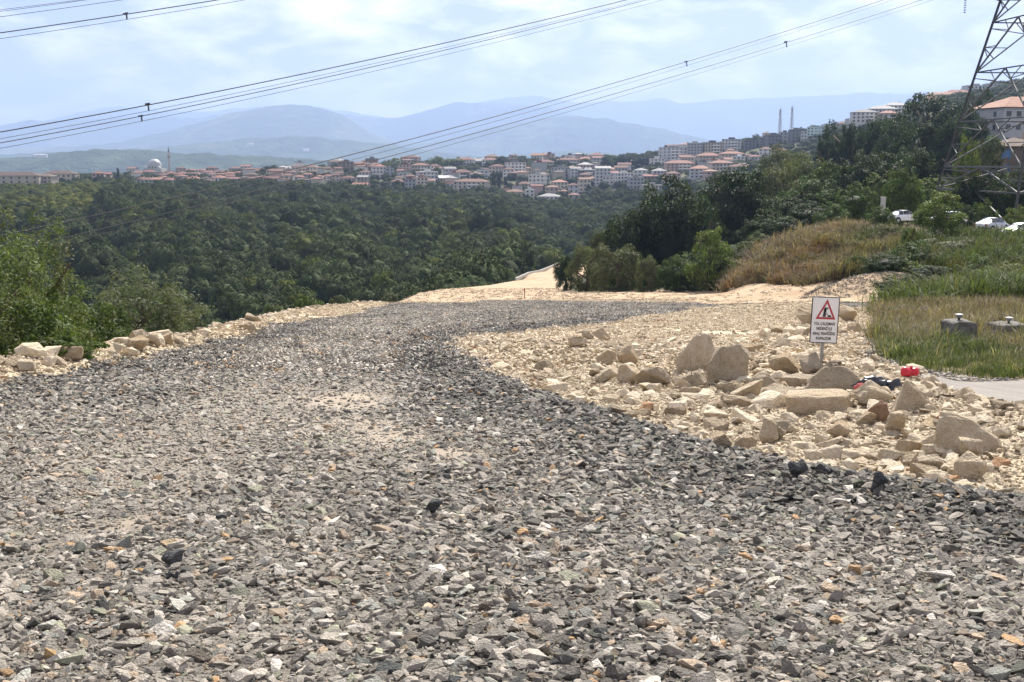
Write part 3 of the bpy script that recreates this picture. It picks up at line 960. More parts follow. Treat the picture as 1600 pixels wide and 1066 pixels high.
# blocks big enough to pick out: two rough solids of their own, shared
SHAPES = {
    0: [(-.5, -.4, 0), (.42, -.5, 0), (.5, .4, 0), (-.45, .5, 0), (-.5, -.35, .42), (.05, -.3, 1.0), (.30, -.1, .93), (.5, -.25, .55), (.45, .3, .5), (-.4, .45, .35), (.1, .25, .85), (.2, -.52, .35), (-.25, -.5, .25)],
    1: [(-.38, -.45, 0), (.42, -.5, 0), (.5, .4, 0), (-.4, .5, 0), (-.5, -.5, .5), (-.15, -.42, .88), (.30, -.3, 1.0), (.5, -.42, .72), (.5, .3, .8), (-.3, .4, .8), (.35, -.55, .25), (-.2, -.55, .2)],
    15: [(-.5, -.3, 0), (.5, -.4, 0), (.45, .4, 0), (-.4, .5, 0), (-.36, -.25, .6), (-.1, -.15, .95), (.22, -.2, 1.0), (.45, -.3, .62), (.4, .3, .5), (-.3, .35, .5), (.1, -.5, .45), (-.25, -.45, .2)],
    17: [(-.48, -.4, 0), (.42, -.5, 0), (.5, .3, 0), (-.4, .5, 0), (-.5, -.42, .9), (.36, -.5, .82), (.5, -.1, .9), (.4, .5, 1.0), (-.44, .45, 1.0), (-.1, -.52, .5)],
    19: [(-.5, -.3, 0), (.5, -.5, 0), (.5, .4, 0), (-.4, .5, 0), (-.22, -.2, .9), (-.1, 0, 1.0), (.1, -.1, .75), (.45, -.3, .25), (-.4, -.25, .3), (.0, .3, .8)],
    24: [(-.42, -.4, 0), (.2, -.5, 0), (.5, -.3, .05), (.5, .4, 0), (-.4, .5, 0), (-.5, -.35, .45), (-.42, -.2, .92), (-.3, -.05, 1.0), (.1, -.15, .82), (.5, -.25, .42), (.4, .3, .5), (-.25, .4, .8), (-.1, -.52, .3)],
}

def boulder_mesh(name, seed, m, dims=(1, 1, 1), npts=11, flat=1.0, cuts=2, disp=0.05, boxy=0.5, shape=None):
    r = np.random.default_rng(seed)
    p = r.normal(size=(npts, 3)); p /= np.abs(p).max(axis=1)[:, None] ** boxy * np.linalg.norm(p, axis=1)[:, None] ** (1 - boxy)
    p *= r.uniform(0.78, 1.0, (npts, 1))
    p *= 0.5
    if shape is not None:
        p = np.array(shape, float)
    bm = bmesh.new()
    for q in p:
        bm.verts.new(q)
    bmesh.ops.convex_hull(bm, input=bm.verts)
    bmesh.ops.delete(bm, geom=[v for v in bm.verts if not v.link_faces], context='VERTS')
    lo = Vector((min(v.co.x for v in bm.verts), min(v.co.y for v in bm.verts), min(v.co.z for v in bm.verts)))
    hi = Vector((max(v.co.x for v in bm.verts), max(v.co.y for v in bm.verts), max(v.co.z for v in bm.verts)))
    for v in bm.verts:
        v.co = Vector(((v.co.x - lo.x) / (hi.x - lo.x) - 0.5, (v.co.y - lo.y) / (hi.y - lo.y) - 0.5, (v.co.z - lo.z) / (hi.z - lo.z)))
        v.co = Vector((v.co.x * dims[0], v.co.y * dims[1], v.co.z * dims[2]))
    size = min(dims)
    bmesh.ops.bevel(bm, geom=list(bm.edges), offset=size * 0.045, segments=1, affect='EDGES', profile=0.6)
    bmesh.ops.triangulate(bm, faces=bm.faces)
    for _ in range(cuts):
        long = [e for e in bm.edges if e.calc_length() > size * 0.16]
        bmesh.ops.subdivide_edges(bm, edges=long, cuts=1, use_grid_fill=True)
        bmesh.ops.triangulate(bm, faces=bm.faces)
    off = Vector((seed * 3.7, seed * 1.3, 0))
    bm.normal_update()
    for v in bm.verts:
        q = v.co / size * 1.6 + off
        d = mnoise.noise(q) * 0.6 + mnoise.noise(q * 2.7) * 0.35 + mnoise.noise(q * 6.1) * 0.2
        v.co += v.normal * d * disp * size * 1.5
    me = bpy.data.meshes.new(name)
    bm.to_mesh(me); bm.free()
    me.materials.append(m)
    return me

BLOCKS = [boulder_mesh('limestone_block', 200 + i, M['lime'], (1, 0.8, 0.6), 10 + i % 4, cuts=1, disp=0.05, boxy=0.5) for i in range(10)]
for i in top:
    where = ('one of the pale limestone lumps lining the left edge of the gravel road' if lX[i] < -6 else
             'one of the cream limestone lumps scattered in the rubble right of the gravel road')
    grp = 'limestone lumps along the left road edge' if lX[i] < -6 else 'limestone lumps in the rubble right of the road'
    lum = float(lC[i].mean())
    tone = 'rusty' if lC[i][0] > 2.2 * lC[i][2] else 'dark tan' if lum < 0.30 else 'tan' if lum < 0.39 else 'cream'
    zone_w = 'left edge of the gravel road' if lX[i] < -6 else 'far rubble behind the sign' if lY[i] > 27 else 'rubble heap left of the sign' if lY[i] > 17.5 else 'lower rubble below the asphalt path' if lX[i] > 3.6 else 'rubble next to the gravel edge'
    where = f'{tone} limestone lump, one of many on the {zone_w}'
    e = lE[i]
    o = link('limestone_block', BLOCKS[lI[i] % len(BLOCKS)], None, (lX[i], lY[i], lZ[i] - lS[i] * 0.22), (e[0] * 0.6, e[1] * 0.6, e[2]), tuple(lSc[i]))
    o['col'] = [float(c) for c in lC[i]]
    tag(o, where, 'stone', grp)

X, Y = sample(18, 106, 17, 3.0)
k = (zone(X, Y) == 2) & (fbm(X / 2.5, Y / 2.5, 3, 108) > 0.27)
X, Y = X[k], Y[k]
s = rng.uniform(0.35, 1.0, len(X)) ** 1.3 * np.where(fbm(X / 4, Y / 4, 2, 107) > 0.55, 1.25, 0.85)
scatter('limestone_debris', LIMEC, np.stack([X, Y, H(X, Y)], 1), slope_euler(len(X), 0.1), np.stack([s, s, s], 1), lime_colors(len(X)),
        rng.integers(0, len(LIMEC), len(X)), 'small cream limestone debris on the far part of the rubble spread', 'rubble')
# crumbs thrown over the sand track
X, Y = sample(60, 170, 0.55, 3.0)
k = zone(X, Y) == 4
X, Y = X[k], Y[k]
s = rng.uniform(0.5, 1.5, len(X))
scatter('sand_debris', LIMEC, np.stack([X, Y, H(X, Y) + 0.06], 1), slope_euler(len(X), 0.1), np.stack([s, s, s], 1), lime_colors(len(X)) * 0.85,
        rng.integers(0, len(LIMEC), len(X)), 'scattered stones on the sandy track behind the gravel', 'rubble')

def plane_Y(px, py):                     # where the ray through a pixel meets the ground
    ys = np.geomspace(2.2, 200, 900)
    rows = row_of(H((px - 800.0) / F * ys * 1.0, ys), ys)
    k = np.nonzero(rows <= py)[0]
    return float(ys[k[0]]) if len(k) else 200.0

# boulders one can point at: photo column, foot row, width, height (photo pixels), material, label
HERO = [
    (1097, 583, 64, 58, 'bould_pale', 'tall pale wedge-shaped boulder, left one of the two biggest on the rubble heap', 12, 0.3),
    (1144, 601, 62, 60, 'bould_grey', 'tall weathered brown boulder, right one of the two biggest on the rubble heap', 10, 0.4),
    (986, 573, 36, 33, 'bould_tan', 'pointed tan boulder with a flat shaded side, left of the two biggest', 8, 0.3),
    (951, 574, 33, 25, 'bould_pale', 'rounded pale boulder beside the pointed tan one', 13, 0.4),
    (951, 599, 40, 25, 'bould_pale', 'squat pale boulder at the left end of the rubble heap', 12, 0.6),
    (988, 602, 40, 30, 'bould_pale', 'smooth pale boulder between squat and long boulders on the heap', 13, 0.4),
    (1024, 606, 60, 30, 'bould_grey', 'long low grey boulder in front of the tall pale wedge', 12, 0.5),
    (1084, 608, 58, 27, 'bould_grey', 'low grey boulder under the two biggest boulders', 12, 0.5),
    (1088, 627, 40, 20, 'bould_tan', 'small tan block with orange face in front of the low grey boulder', 9, 0.6),
    (1176, 629, 52, 34, 'bould_pale', 'bright pale boulder with a sharp top in front of the brown boulder', 9, 0.4),
    (1146, 615, 36, 18, 'bould_grey', 'small flat grey block between bright pale boulder and brown boulder', 9, 0.7),
    (1203, 613, 62, 30, 'bould_grey', 'broad ribbed grey boulder right of the brown boulder', 12, 0.5),
    (1240, 588, 54, 34, 'bould_tan', 'tan and orange boulder left of the sign post', 10, 0.5),
    (1279, 589, 32, 33, 'bould_grey', 'pointed grey boulder at the foot of the sign post', 7, 0.3),
    (1262, 604, 62, 16, 'bould_grey', 'thin tilted grey slab in front of the pointed boulder', 8, 0.8),
    (1312, 614, 88, 40, 'bould_grey', 'big smooth brown-grey boulder just right of the sign post', 13, 0.4),
    (1235, 624, 110, 17, 'bould_grey', 'long flat grey slab across the heap', 9, 0.9),
    (1295, 648, 98, 31, 'bould_pale', 'big flat-topped pale slab in front of the smooth brown-grey boulder', 8, 0.95),
    (1382, 634, 66, 38, 'bould_pale', 'pale block with green-grey stain below the black plastic bag', 9, 0.5),
    (1446, 644, 68, 50, 'bould_pale', 'pale pyramid-shaped boulder at the corner of the asphalt path', 7, 0.4),
    (1392, 663, 36, 35, 'bould_red', 'reddish brown cube-like block left of the pale pyramid', 8, 0.8),
    (1368, 667, 28, 22, 'bould_tan', 'small tan block left of the reddish brown one', 9, 0.6),
    (1418, 680, 38, 34, 'bould_pale', 'broken pale block below the pale pyramid', 10, 0.6),
    (1470, 668, 42, 13, 'bould_tan', 'small flat tan slab right of the pale pyramid', 8, 0.9),
    (1535, 711, 98, 60, 'bould_pale', 'largest pale boulder, long and sloping, below the asphalt path', 10, 0.5),
    (1538, 722, 36, 32, 'bould_pale', 'small pale boulder leaning on the largest one', 9, 0.4),
    (1544, 751, 52, 42, 'bould_pale', 'rounded pale boulder in front of the largest one', 14, 0.3),
    (1328, 687, 42, 26, 'bould_tan', 'lone rounded tan boulder below the flat-topped slab', 13, 0.4),
    (1438, 710, 52, 21, 'bould_tan', 'low long tan stone in the middle of the lower rubble', 11, 0.6),
    (1440, 690, 30, 18, 'bould_tan', 'small triangular tan stone above the low long one', 7, 0.3),
    (1413, 727, 38, 22, 'bould_pale', 'pale stone below the low long tan one', 9, 0.5),
    (1442, 729, 30, 20, 'bould_tan', 'small tan stone between pale stones of the lower rubble', 10, 0.5),
    (1478, 735, 44, 22, 'bould_grey', 'flat grey-tan stone left of the rounded pale boulder', 10, 0.6),
    (1210, 695, 34, 38, 'bould_pale', 'leaning pale slab, left one of a split pair', 8, 0.5),
    (1234, 690, 34, 34, 'bould_grey', 'grey wedge, right one of a split pair', 8, 0.4),
    (1140, 702, 30, 24, 'bould_tan', 'small tan block left of the split pair of slabs', 9, 0.5),
    (940, 533, 34, 20, 'bould_tan', 'tan boulder with a dark hollow under it at the far edge of the rubble', 9, 0.5),
    (919, 533, 20, 17, 'bould_grey', 'small grey boulder left of the hollowed tan one', 10, 0.5),
    (905, 545, 32, 17, 'bould_pale', 'flat pale boulder below the hollowed tan one', 10, 0.6),
    (1267, 507, 32, 25, 'bould_tan', 'round tan boulder behind the left edge of the sign', 13, 0.4),
    (1326, 503, 42, 20, 'bould_tan', 'flat tan boulder right of the sign', 9, 0.7),
    (1332, 489, 34, 12, 'bould_pale', 'pale slab stacked behind the flat tan boulder', 9, 0.7),
    (1346, 521, 26, 15, 'bould_tan', 'small tan boulder right of the sign at the grass edge', 9, 0.5),
    (1180, 553, 40, 14, 'bould_tan', 'flat tan slab behind the two biggest boulders', 9, 0.8),
    (1225, 545, 36, 16, 'bould_pale', 'low pale boulder behind the orange-faced one', 10, 0.6),
    (24, 585, 26, 20, 'bould_pale', 'rounded pale boulder at the left frame edge below the bush', 14, 0.4),
    (92, 563, 44, 20, 'bould_tan', 'long tan boulder on the left berm below the tall bush', 11, 0.6),
    (72, 572, 36, 16, 'bould_pale', 'flat pale boulder beside the long tan one on the berm', 10, 0.7),
    (206, 541, 26, 24, 'bould_pale', 'upright pale boulder, highest of the pile on the left berm', 9, 0.4),
    (203, 551, 36, 21, 'bould_tan', 'tan boulder at the foot of the pile on the left berm', 10, 0.5),
    (228, 542, 30, 18, 'bould_pale', 'pale boulder in the middle of the pile on the left berm', 11, 0.5),
    (248, 539, 32, 16, 'bould_tan', 'flat tan boulder at the right of the pile on the left berm', 10, 0.6),
    (270, 541, 22, 14, 'bould_pale', 'small pale boulder right of the pile on the left berm', 12, 0.5),
    (391, 503, 30, 14, 'bould_pale', 'angular pale boulder where the left berm bends', 9, 0.5),
    (378, 520, 36, 15, 'bould_tan', 'tan boulder on the road side of the berm bend', 10, 0.5),
    (239, 888, 36, 23, 'bould_dark', 'lone dark rounded stone on a sandy patch of the near road', 14, 0.2),
    (239, 908, 14, 14, 'bould_dark', 'small dark angular stone, left of two below the lone dark one', 8, 0.3),
    (253, 909, 15, 15, 'bould_dark', 'small dark angular stone, right of two below the lone dark one', 8, 0.3),
    (672, 808, 26, 26, 'bould_dark', 'dark upright stone standing out in the middle of the near road', 8, 0.4),
    (1264, 747, 34, 22, 'bould_dark', 'blue-grey stone at the edge of gravel and rubble', 10, 0.4),
    (1396, 770, 32, 30, 'bould_dark', 'largest dark stone on the gravel edge below the rubble', 9, 0.3),
    (1303, 744, 24, 18, 'bould_dark', 'dark pointed stone right of the blue-grey one', 8, 0.3),
    (1502, 909, 50, 16, 'bould_white', 'flat white slab lying on the near gravel at the right', 7, 0.9),
    (37, 1033, 28, 21, 'bould_orange', 'yellow-orange stone at the lower left of the road', 9, 0.5),
    (243, 857, 44, 12, 'bould_tan', 'flat tan stone in the sandy patch behind the lone dark stone', 9, 0.8),
    (840, 880, 44, 15, 'bould_white', 'flat whitish stone in the middle of the near gravel', 9, 0.8),
]
M['bould_white'] = boulder_material('white_limestone', (0.62, 0.58, 0.50), (0.74, 0.70, 0.63), (0.45, 0.40, 0.32))
M['bould_orange'] = boulder_material('ochre_stone', (0.48, 0.30, 0.13), (0.58, 0.42, 0.22), (0.33, 0.24, 0.13))
for i, (px, py, w, h, mt, lab, npts, boxy) in enumerate(HERO):
    Y = plane_Y(px, py)
    k = Y / F
    dw, dh = w * k * 1.06, h * k * 1.12
    dd = dw * (0.75 if h > 0.5 * w else 0.6)
    X = (px - 800.0) / F * Y
    Yc = Y + dd * 0.35
    me = boulder_mesh('boulder', 400 + i, M[mt], (dw, dd, dh * 1.12), npts, cuts=2 if w > 28 else 1, disp=0.065, boxy=boxy * 0.6, shape=SHAPES.get(i))
    o = link('boulder' if w * k > 0.3 else 'loose_stone', me, None, (X, Yc, Hs(X, Yc) - dh * 0.12), (-0.06, random.uniform(-0.06, 0.06), random.uniform(-0.25, 0.25)))
    tag(o, lab, 'boulder' if w * k > 0.3 else 'stone')

# ================================================================== VEGETATION
def leaf_quads(pos, nrm, size, aspect, r, fold=0.25):
    """diamond leaves: one bent quad each"""
    n = len(pos)
    up = r.normal(size=(n, 3))
    t = np.cross(nrm, up); t /= np.linalg.norm(t, axis=1)[:, None] + 1e-9
    b = np.cross(nrm, t)
    L = (size * aspect)[:, None]; W = size[:, None]
    v = np.stack([pos - t * L * 0.5, pos + b * W * 0.42 + nrm * W * fold * 0.5, pos + t * L * 0.5 - nrm * W * fold, pos - b * W * 0.42 + nrm * W * fold * 0.5], 1)
    f = np.arange(n * 4).reshape(n, 4)
    return v.reshape(-1, 3), f

def crown_mesh(name, seed, leaves, clumps, size, aspect, col, var=0.25, shape=(1, 1, 1), m=None, spike=0.0, hollow=0.55, crad=(0.16, 0.34), low=-0.75, light=None, jit=0.5, dome=0.35, core=0.0):
    """a crown of unit radius: leaves on the skins of many clumps, gaps between clumps"""
    r = np.random.default_rng(seed)
    cen, rad = [], []
    k = 0
    while len(cen) < clumps:
        d = r.normal(size=3); d /= np.linalg.norm(d)
        if d[2] < low:
            continue
        q = d * (hollow + (1 - hollow) * r.random() ** 0.6) * r.uniform(0.72, 1.06)
        q[2] += spike * r.random() * max(0, d[2])
        cen.append(q); rad.append(r.uniform(*crad))
    cen = np.array(cen); rad = np.array(rad)
    w = rad ** 2; ci = r.choice(clumps, leaves, p=w / w.sum())
    d = r.normal(size=(leaves, 3)); d /= np.linalg.norm(d, axis=1)[:, None]
    d[:, 2] = np.where(r.random(leaves) < 0.6, np.abs(d[:, 2]), d[:, 2])
    pos = cen[ci] + d * (rad[ci] * r.uniform(0.55, 1.1, leaves))[:, None]
    nrm = d * 0.9 + r.normal(0, jit, (leaves, 3)) + pos / (np.linalg.norm(pos, axis=1)[:, None] + 1e-6) * dome + np.array([0, 0, 0.35])
    nrm /= np.linalg.norm(nrm, axis=1)[:, None]
    pos = pos * np.array(shape)
    sz = size * r.uniform(0.6, 1.35, leaves)
    v, f = leaf_quads(pos, nrm, sz, aspect * r.uniform(0.8, 1.2, leaves), r)
    me = mesh_np(name, v, f, m or M['leaf'])
    ct = r.uniform(1 - var, 1 + var, (clumps, 1)) * np.ones((1, 3)) * (1 + r.normal(0, 0.06, (clumps, 3)))
    c = np.array(col)[None] * ct[ci] * r.uniform(0.75, 1.25, (leaves, 1))
    if light is not None:
        mk = r.random(leaves) < 0.16
        c[mk] = np.array(light)[None] * r.uniform(0.8, 1.2, (mk.sum(), 1))
    tv = np.repeat(np.clip(c, 0.004, 1), 4, axis=0)
    if core:
        # added solid dark core: stops light leaking through and deepens the crown's shading
        nu, nv = 10, 6
        th = np.linspace(0, 2 * np.pi, nu, endpoint=False)
        cv = []
        for j, ph in enumerate(np.linspace(-0.45, np.pi / 2, nv)):
            for t in th:
                rr_ = core * r.uniform(0.88, 1.08)
                cv.append((rr_ * math.cos(ph) * math.cos(t), rr_ * math.cos(ph) * math.sin(t), rr_ * math.sin(ph)))
        cv = np.array(cv) * np.array(shape)
        cf = [(j * nu + i, j * nu + (i + 1) % nu, (j + 1) * nu + (i + 1) % nu, (j + 1) * nu + i) for j in range(nv - 1) for i in range(nu)]
        f = np.concatenate([f, np.array(cf) + len(v)]); v = np.concatenate([v, cv])
        tv = np.concatenate([tv, np.tile(np.array(col)[None] * 0.8, (len(cv), 1))])
        bpy.data.meshes.remove(me)
        me = mesh_np(name, v, f, m or M['leaf'])
    point_color(me, 'tint', tv)
    return me

def trunk_mesh(name, seed, limbs=7, h=1.0, rad=0.055, spread=0.75):
    """trunk and limbs for a tree of unit height whose crown is centred at 0.6"""
    r = np.random.default_rng(seed)
    b = MB()
    lean = r.normal(0, 0.03, 2)
    tp = [(lean[0] * t, lean[1] * t, t * 0.72) for t in np.linspace(0, 1, 6)]
    b.tube([(x + r.normal(0, 0.008), y + r.normal(0, 0.008), z) for x, y, z in tp], [rad * (1.25 if i == 0 else 1 - 0.14 * i) for i in range(6)], 7)
    for k in range(limbs):
        t0 = r.uniform(0.3, 0.68); a = r.uniform(0, 6.283)
        L = r.uniform(0.2, 0.42)
        p0 = Vector((lean[0] * t0, lean[1] * t0, t0))
        d = Vector((math.cos(a) * spread, math.sin(a) * spread, r.uniform(0.45, 1.0))).normalized()
        p1 = p0 + d * L * 0.5 + Vector((0, 0, -0.01)); p2 = p0 + d * L + Vector((r.normal(0, 0.03), r.normal(0, 0.03), 0.04))
        b.tube([p0, p1, p2], [rad * 0.45, rad * 0.3, rad * 0.12], 5)
    return b.mesh(name, M['bark'], True)

TRUNKS = [trunk_mesh('trunk', 700 + i) for i in range(5)]
KIND = {}
def add_kind(k, seeds, **kw):
    KIND[k] = [crown_mesh('crown', s, **kw) for s in seeds]

DKC = (0.030, 0.048, 0.020); GRC = (0.055, 0.085, 0.025); OLC = (0.085, 0.095, 0.045); LTC = (0.10, 0.135, 0.035); WLC = (0.12, 0.14, 0.085); YLC = (0.16, 0.17, 0.04)
add_kind('dark', (1, 2, 3, 4), leaves=13000, clumps=170, size=0.042, aspect=1.4, col=DKC, var=0.3, shape=(1, 1, 0.95), hollow=0.7, jit=0.35, core=0.6, crad=(0.10, 0.21), low=-1, light=(0.06, 0.085, 0.03))
add_kind('green', (11, 12, 13), leaves=10000, clumps=120, size=0.046, aspect=1.5, col=GRC, var=0.35, hollow=0.65, core=0.5, crad=(0.11, 0.22), low=-1, light=(0.10, 0.14, 0.04))
add_kind('olive', (21, 22, 23), leaves=11000, clumps=100, size=0.040, aspect=1.7, col=OLC, var=0.3, crad=(0.13, 0.25), low=-1, light=(0.14, 0.145, 0.07))
add_kind('light', (31, 32, 33), leaves=8500, clumps=70, size=0.050, aspect=1.6, col=LTC, var=0.35, crad=(0.13, 0.26), spike=0.06, low=-1, light=(0.19, 0.22, 0.07))
add_kind('willow', (41, 42), leaves=5200, clumps=60, size=0.05, aspect=3.0, col=WLC, var=0.25, crad=(0.14, 0.27))
add_kind('conifer', (51, 52), leaves=3000, clumps=60, size=0.07, aspect=2.0, col=(0.02, 0.036, 0.018), var=0.3, shape=(0.45, 0.45, 1.0), crad=(0.16, 0.3))
WOOD = [crown_mesh('woodland_tree', 80 + i, leaves=1500, clumps=55, size=0.095, aspect=1.25, col=(0.042, 0.057, 0.019), var=0.3, shape=(1, 1, 0.95), m=M['leaf_far'], crad=(0.13, 0.24), low=-0.25, jit=0.22, hollow=0.88, dome=1.5, core=0.84) for i in range(7)]
KIND['wood'] = WOOD

def tree(px, Y, top, w, kind, label, name=None, cat='tree', group=None, foot=None, trunk=True, crown_low=0.0, depth=1.0, cidx=None, tcol=None):
    """foot from the ground, top and width from photo pixels"""
    X = (px - 800.0) / F * Y
    g = Hs(X, Y)
    if foot is not None:
        g = float(zat(foot, Y))
    ht = float(zat(top, Y)) - g
    ht = max(ht, 0.5)
    rad = w / 2 * Y / F * 1.08
    if kind not in ('conifer',):
        crown_low = crown_low - 0.22
    ks = KIND[kind]
    cm = ks[(int(px) + int(Y)) % len(ks)] if cidx is None else ks[cidx]
    o = empty(name or ('shrub' if cat == 'shrub' else 'tree'), (X, Y, g - 0.05), random.uniform(0, 6.28))
    if trunk:
        t = link('trunk', TRUNKS[(int(px) * 7) % 5], o, None, None, (max(ht * 0.9, rad * 0.6),) * 2 + (ht * 0.86,))
    cz = ht * (0.5 + crown_low * 0.5)
    vr = ht - cz
    c = link('crown', cm, o, (0, 0, cz), None, (rad / 0.98, rad / 0.98 * depth, vr / 0.98))
    c['col'] = list(tcol) if tcol is not None else [random.uniform(0.85, 1.15)] * 3
    tag(o, label, cat, group)
    return o

TREES = [
    # px, Y, top row, width px, kind, label
    (884, 150, 395, 36, 'dark', 'small dark tree at the left end of the row beside the sand track', 0.1),
    (918, 141, 378, 58, 'olive', 'dusty olive tree, second from the left in the row by the sand track', 0.0),
    (968, 136, 381, 78, 'olive', 'broad dusty olive bush in the middle of the row by the sand track', 0.0),
    (1015, 131, 398, 44, 'olive', 'small dusty grey-olive bush right of the broad olive one', 0.0),
    (1056, 130, 401, 56, 'green', 'low green bush between the small olive bush and the yellow-green tree', 0.0),
    (1112, 128, 352, 74, 'light', 'yellow-green topped tree at the right end of the row by the sand track', 0.0),
    (1108, 130, 398, 76, 'dark', 'dark bush under the yellow-green topped tree', 0.0),
    (1046, 166, 286, 122, 'dark', 'big dark spreading tree behind the row of bushes', 0.0),
    (985, 165, 328, 84, 'dark', 'dark tree left of the big spreading tree', 0.0),
    (948, 172, 345, 60, 'olive', 'olive-edged tree at the left of the dark tree group', 0.0),
    (1085, 172, 305, 80, 'dark', 'dark tree filling the gap between the two big dark trees', 0.0),
    (1149, 186, 262, 116, 'dark', 'tallest dark round tree left of the dry grass mound', 0.05),
    (1130, 195, 300, 90, 'dark', 'dark tree tucked behind the tallest round one', 0.0),
    (1178, 138, 372, 56, 'olive', 'scraggly olive bush at the left foot of the dry mound', 0.0),
    (1166, 128, 405, 52, 'light', 'bright green bush at the left edge of the dry mound', 0.0),
    (1200, 170, 345, 70, 'green', 'green bush above the dry mound beside the tallest round tree', 0.0),
    (1212, 225, 262, 90, 'olive', 'grey-olive tree on the slope right of the tallest round tree', 0.0),
    (1250, 245, 243, 84, 'olive', 'grey-olive tree higher on the slope under the dark flat-roofed blocks', 0.0),
    (1225, 300, 228, 80, 'olive', 'pale olive tree on the skyline slope below the masts', 0.0),
    (1290, 330, 199, 42, 'dark', 'dark tree left of the white apartment row on the hill', 0.0),
    (1322, 300, 193, 44, 'dark', 'narrow dark tree just below the white apartment row', 0.05),
    (1360, 305, 182, 62, 'dark', 'dark tree in front of the white apartment row', 0.0),
    (1396, 285, 187, 72, 'dark', 'dark tree at the lower left of the huge dark crown', 0.0),
    (1446, 335, 144, 118, 'dark', 'huge dark round crown highest on the hill', 0.1),
    (1430, 260, 192, 86, 'dark', 'dark tree below the huge round crown', 0.0),
    (1472, 255, 188, 66, 'dark', 'dark tree behind the left leg of the pylon', 0.0),
    (1522, 370, 148, 56, 'dark', 'dark tree between the huge crown and the red-roofed block', 0.0),
    (1502, 320, 170, 60, 'dark', 'dark tree seen through the upper pylon bracing', 0.0),
    (1258, 195, 288, 88, 'green', 'green tree in the middle of the wooded slope', 0.0),
    (1300, 205, 262, 84, 'green', 'green tree uphill of the mid-slope one', 0.0),
    (1340, 200, 245, 90, 'dark', 'dark green tree at the centre of the slope', 0.0),
    (1385, 205, 240, 90, 'dark', 'dark tree right of the slope centre', 0.0),
    (1425, 210, 232, 80, 'dark', 'dark tree below the pylon-side dark trees', 0.0),
    (1330, 160, 286, 66, 'green', 'leafy green tree above the dry mound top', 0.0),
    (1297, 150, 318, 54, 'green', 'green bush at the top of the dry mound', 0.0),
    (1222, 155, 335, 60, 'dark', 'dark bush at the left top of the dry mound', 0.0),
    (1262, 158, 315, 70, 'dark', 'dark green bush behind the dry mound', 0.0),
    (1405, 140, 262, 60, 'green', 'green tree with visible trunk in front of the shaded white car', 0.25),
    (1466, 113, 296, 76, 'light', 'bright green young tree hiding the front of a parked car', 0.2),
    (1440, 152, 285, 60, 'green', 'green bush left of the bright young tree', 0.0),
    (1500, 175, 206, 44, 'light', 'light green tree inside the pylon legs', 0.0),
    (1532, 190, 212, 64, 'willow', 'silvery willow inside the pylon beside the brown house', 0.0),
    (1512, 150, 268, 60, 'dark', 'dark tree under the lower pylon bracing', 0.0),
    (1548, 148, 275, 66, 'dark', 'dark tree behind the silver sedan', 0.0),
    (1586, 150, 262, 70, 'dark', 'dark tree in front of the brown house', 0.0),
    (1532, 132, 312, 40, 'green', 'round green bush behind the silver sedan', 0.0),
    (1590, 128, 318, 44, 'light', 'bright green bush behind the white hatchback', 0.0),
    (1500, 128, 318, 44, 'dark', 'dark bush between the young tree and the sedan', 0.0),
    (1620, 200, 230, 70, 'green', 'green tree at the right frame edge below the brown house', 0.0),
    (428, 64, 470, 36, 'willow', 'small grey-green bush on the left edge of the road', -0.2),
    (345, 47, 497, 40, 'willow', 'low grey bush hanging over the left road edge', -0.3),
    (526, 82, 457, 28, 'willow', 'round pale bush on the left edge of the road at its far end', -0.2),
    (608, 98, 455, 26, 'willow', 'small upright bush near the far left edge of the road', -0.1),
    (475, 76, 462, 34, 'green', 'small green bush between two pale ones at the road edge', -0.2),
    (738, 205, 432, 60, 'green', 'green bush on the bank where forest meets the sand track', 0.0),
    (786, 262, 418, 46, 'green', 'green bush beside the concrete kerb of the far track', 0.0),
    (700, 185, 444, 40, 'green', 'low green bush at the forest foot by the sand mound', 0.0),
    # shrubs on the bank
    (1338, 96, 398, 40, 'green', 'round green shrub on the dry grass mound', 0.0),
    (1385, 92, 392, 62, 'dark', 'dark bramble shrub above the gravel heap', -0.1),
    (1432, 96, 378, 84, 'green', 'wide bramble shrub on the middle of the bank', -0.1),
    (1422, 104, 352, 30, 'light', 'bright upright shrub high on the bank', 0.0),
    (1490, 100, 372, 90, 'olive', 'wide low olive shrub on top of the bank below the sedan', -0.1),
    (1530, 88, 400, 70, 'green', 'green shrub on the right of the bank', -0.1),
    (1580, 80, 408, 90, 'light', 'light green shrub at the right end of the bank', -0.1),
    (1545, 76, 425, 80, 'green', 'low green shrub at the foot of the right bank', -0.1),
    (1455, 88, 412, 70, 'dark', 'dark shrub low on the middle of the bank', -0.1),
    (1374, 128, 322, 44, 'green', 'green shrub at the foot of the narrow pale wall end', 0.0),
    (1405, 84, 425, 70, 'dark', 'dark shrub right above the gravel heap at the foot of the bank', -0.1),
    (1480, 78, 428, 60, 'olive', 'olive shrub low on the bank above the taller footing', -0.1),
    (1610, 90, 395, 80, 'green', 'green shrub at the right frame edge below the hatchback', -0.1),
    (1560, 96, 385, 60, 'olive', 'olive shrub on the bank below the sedan and hatchback', -0.1),
    (1385, 112, 350, 44, 'olive', 'olive shrub on the mound below the shaded car', 0.0),
]
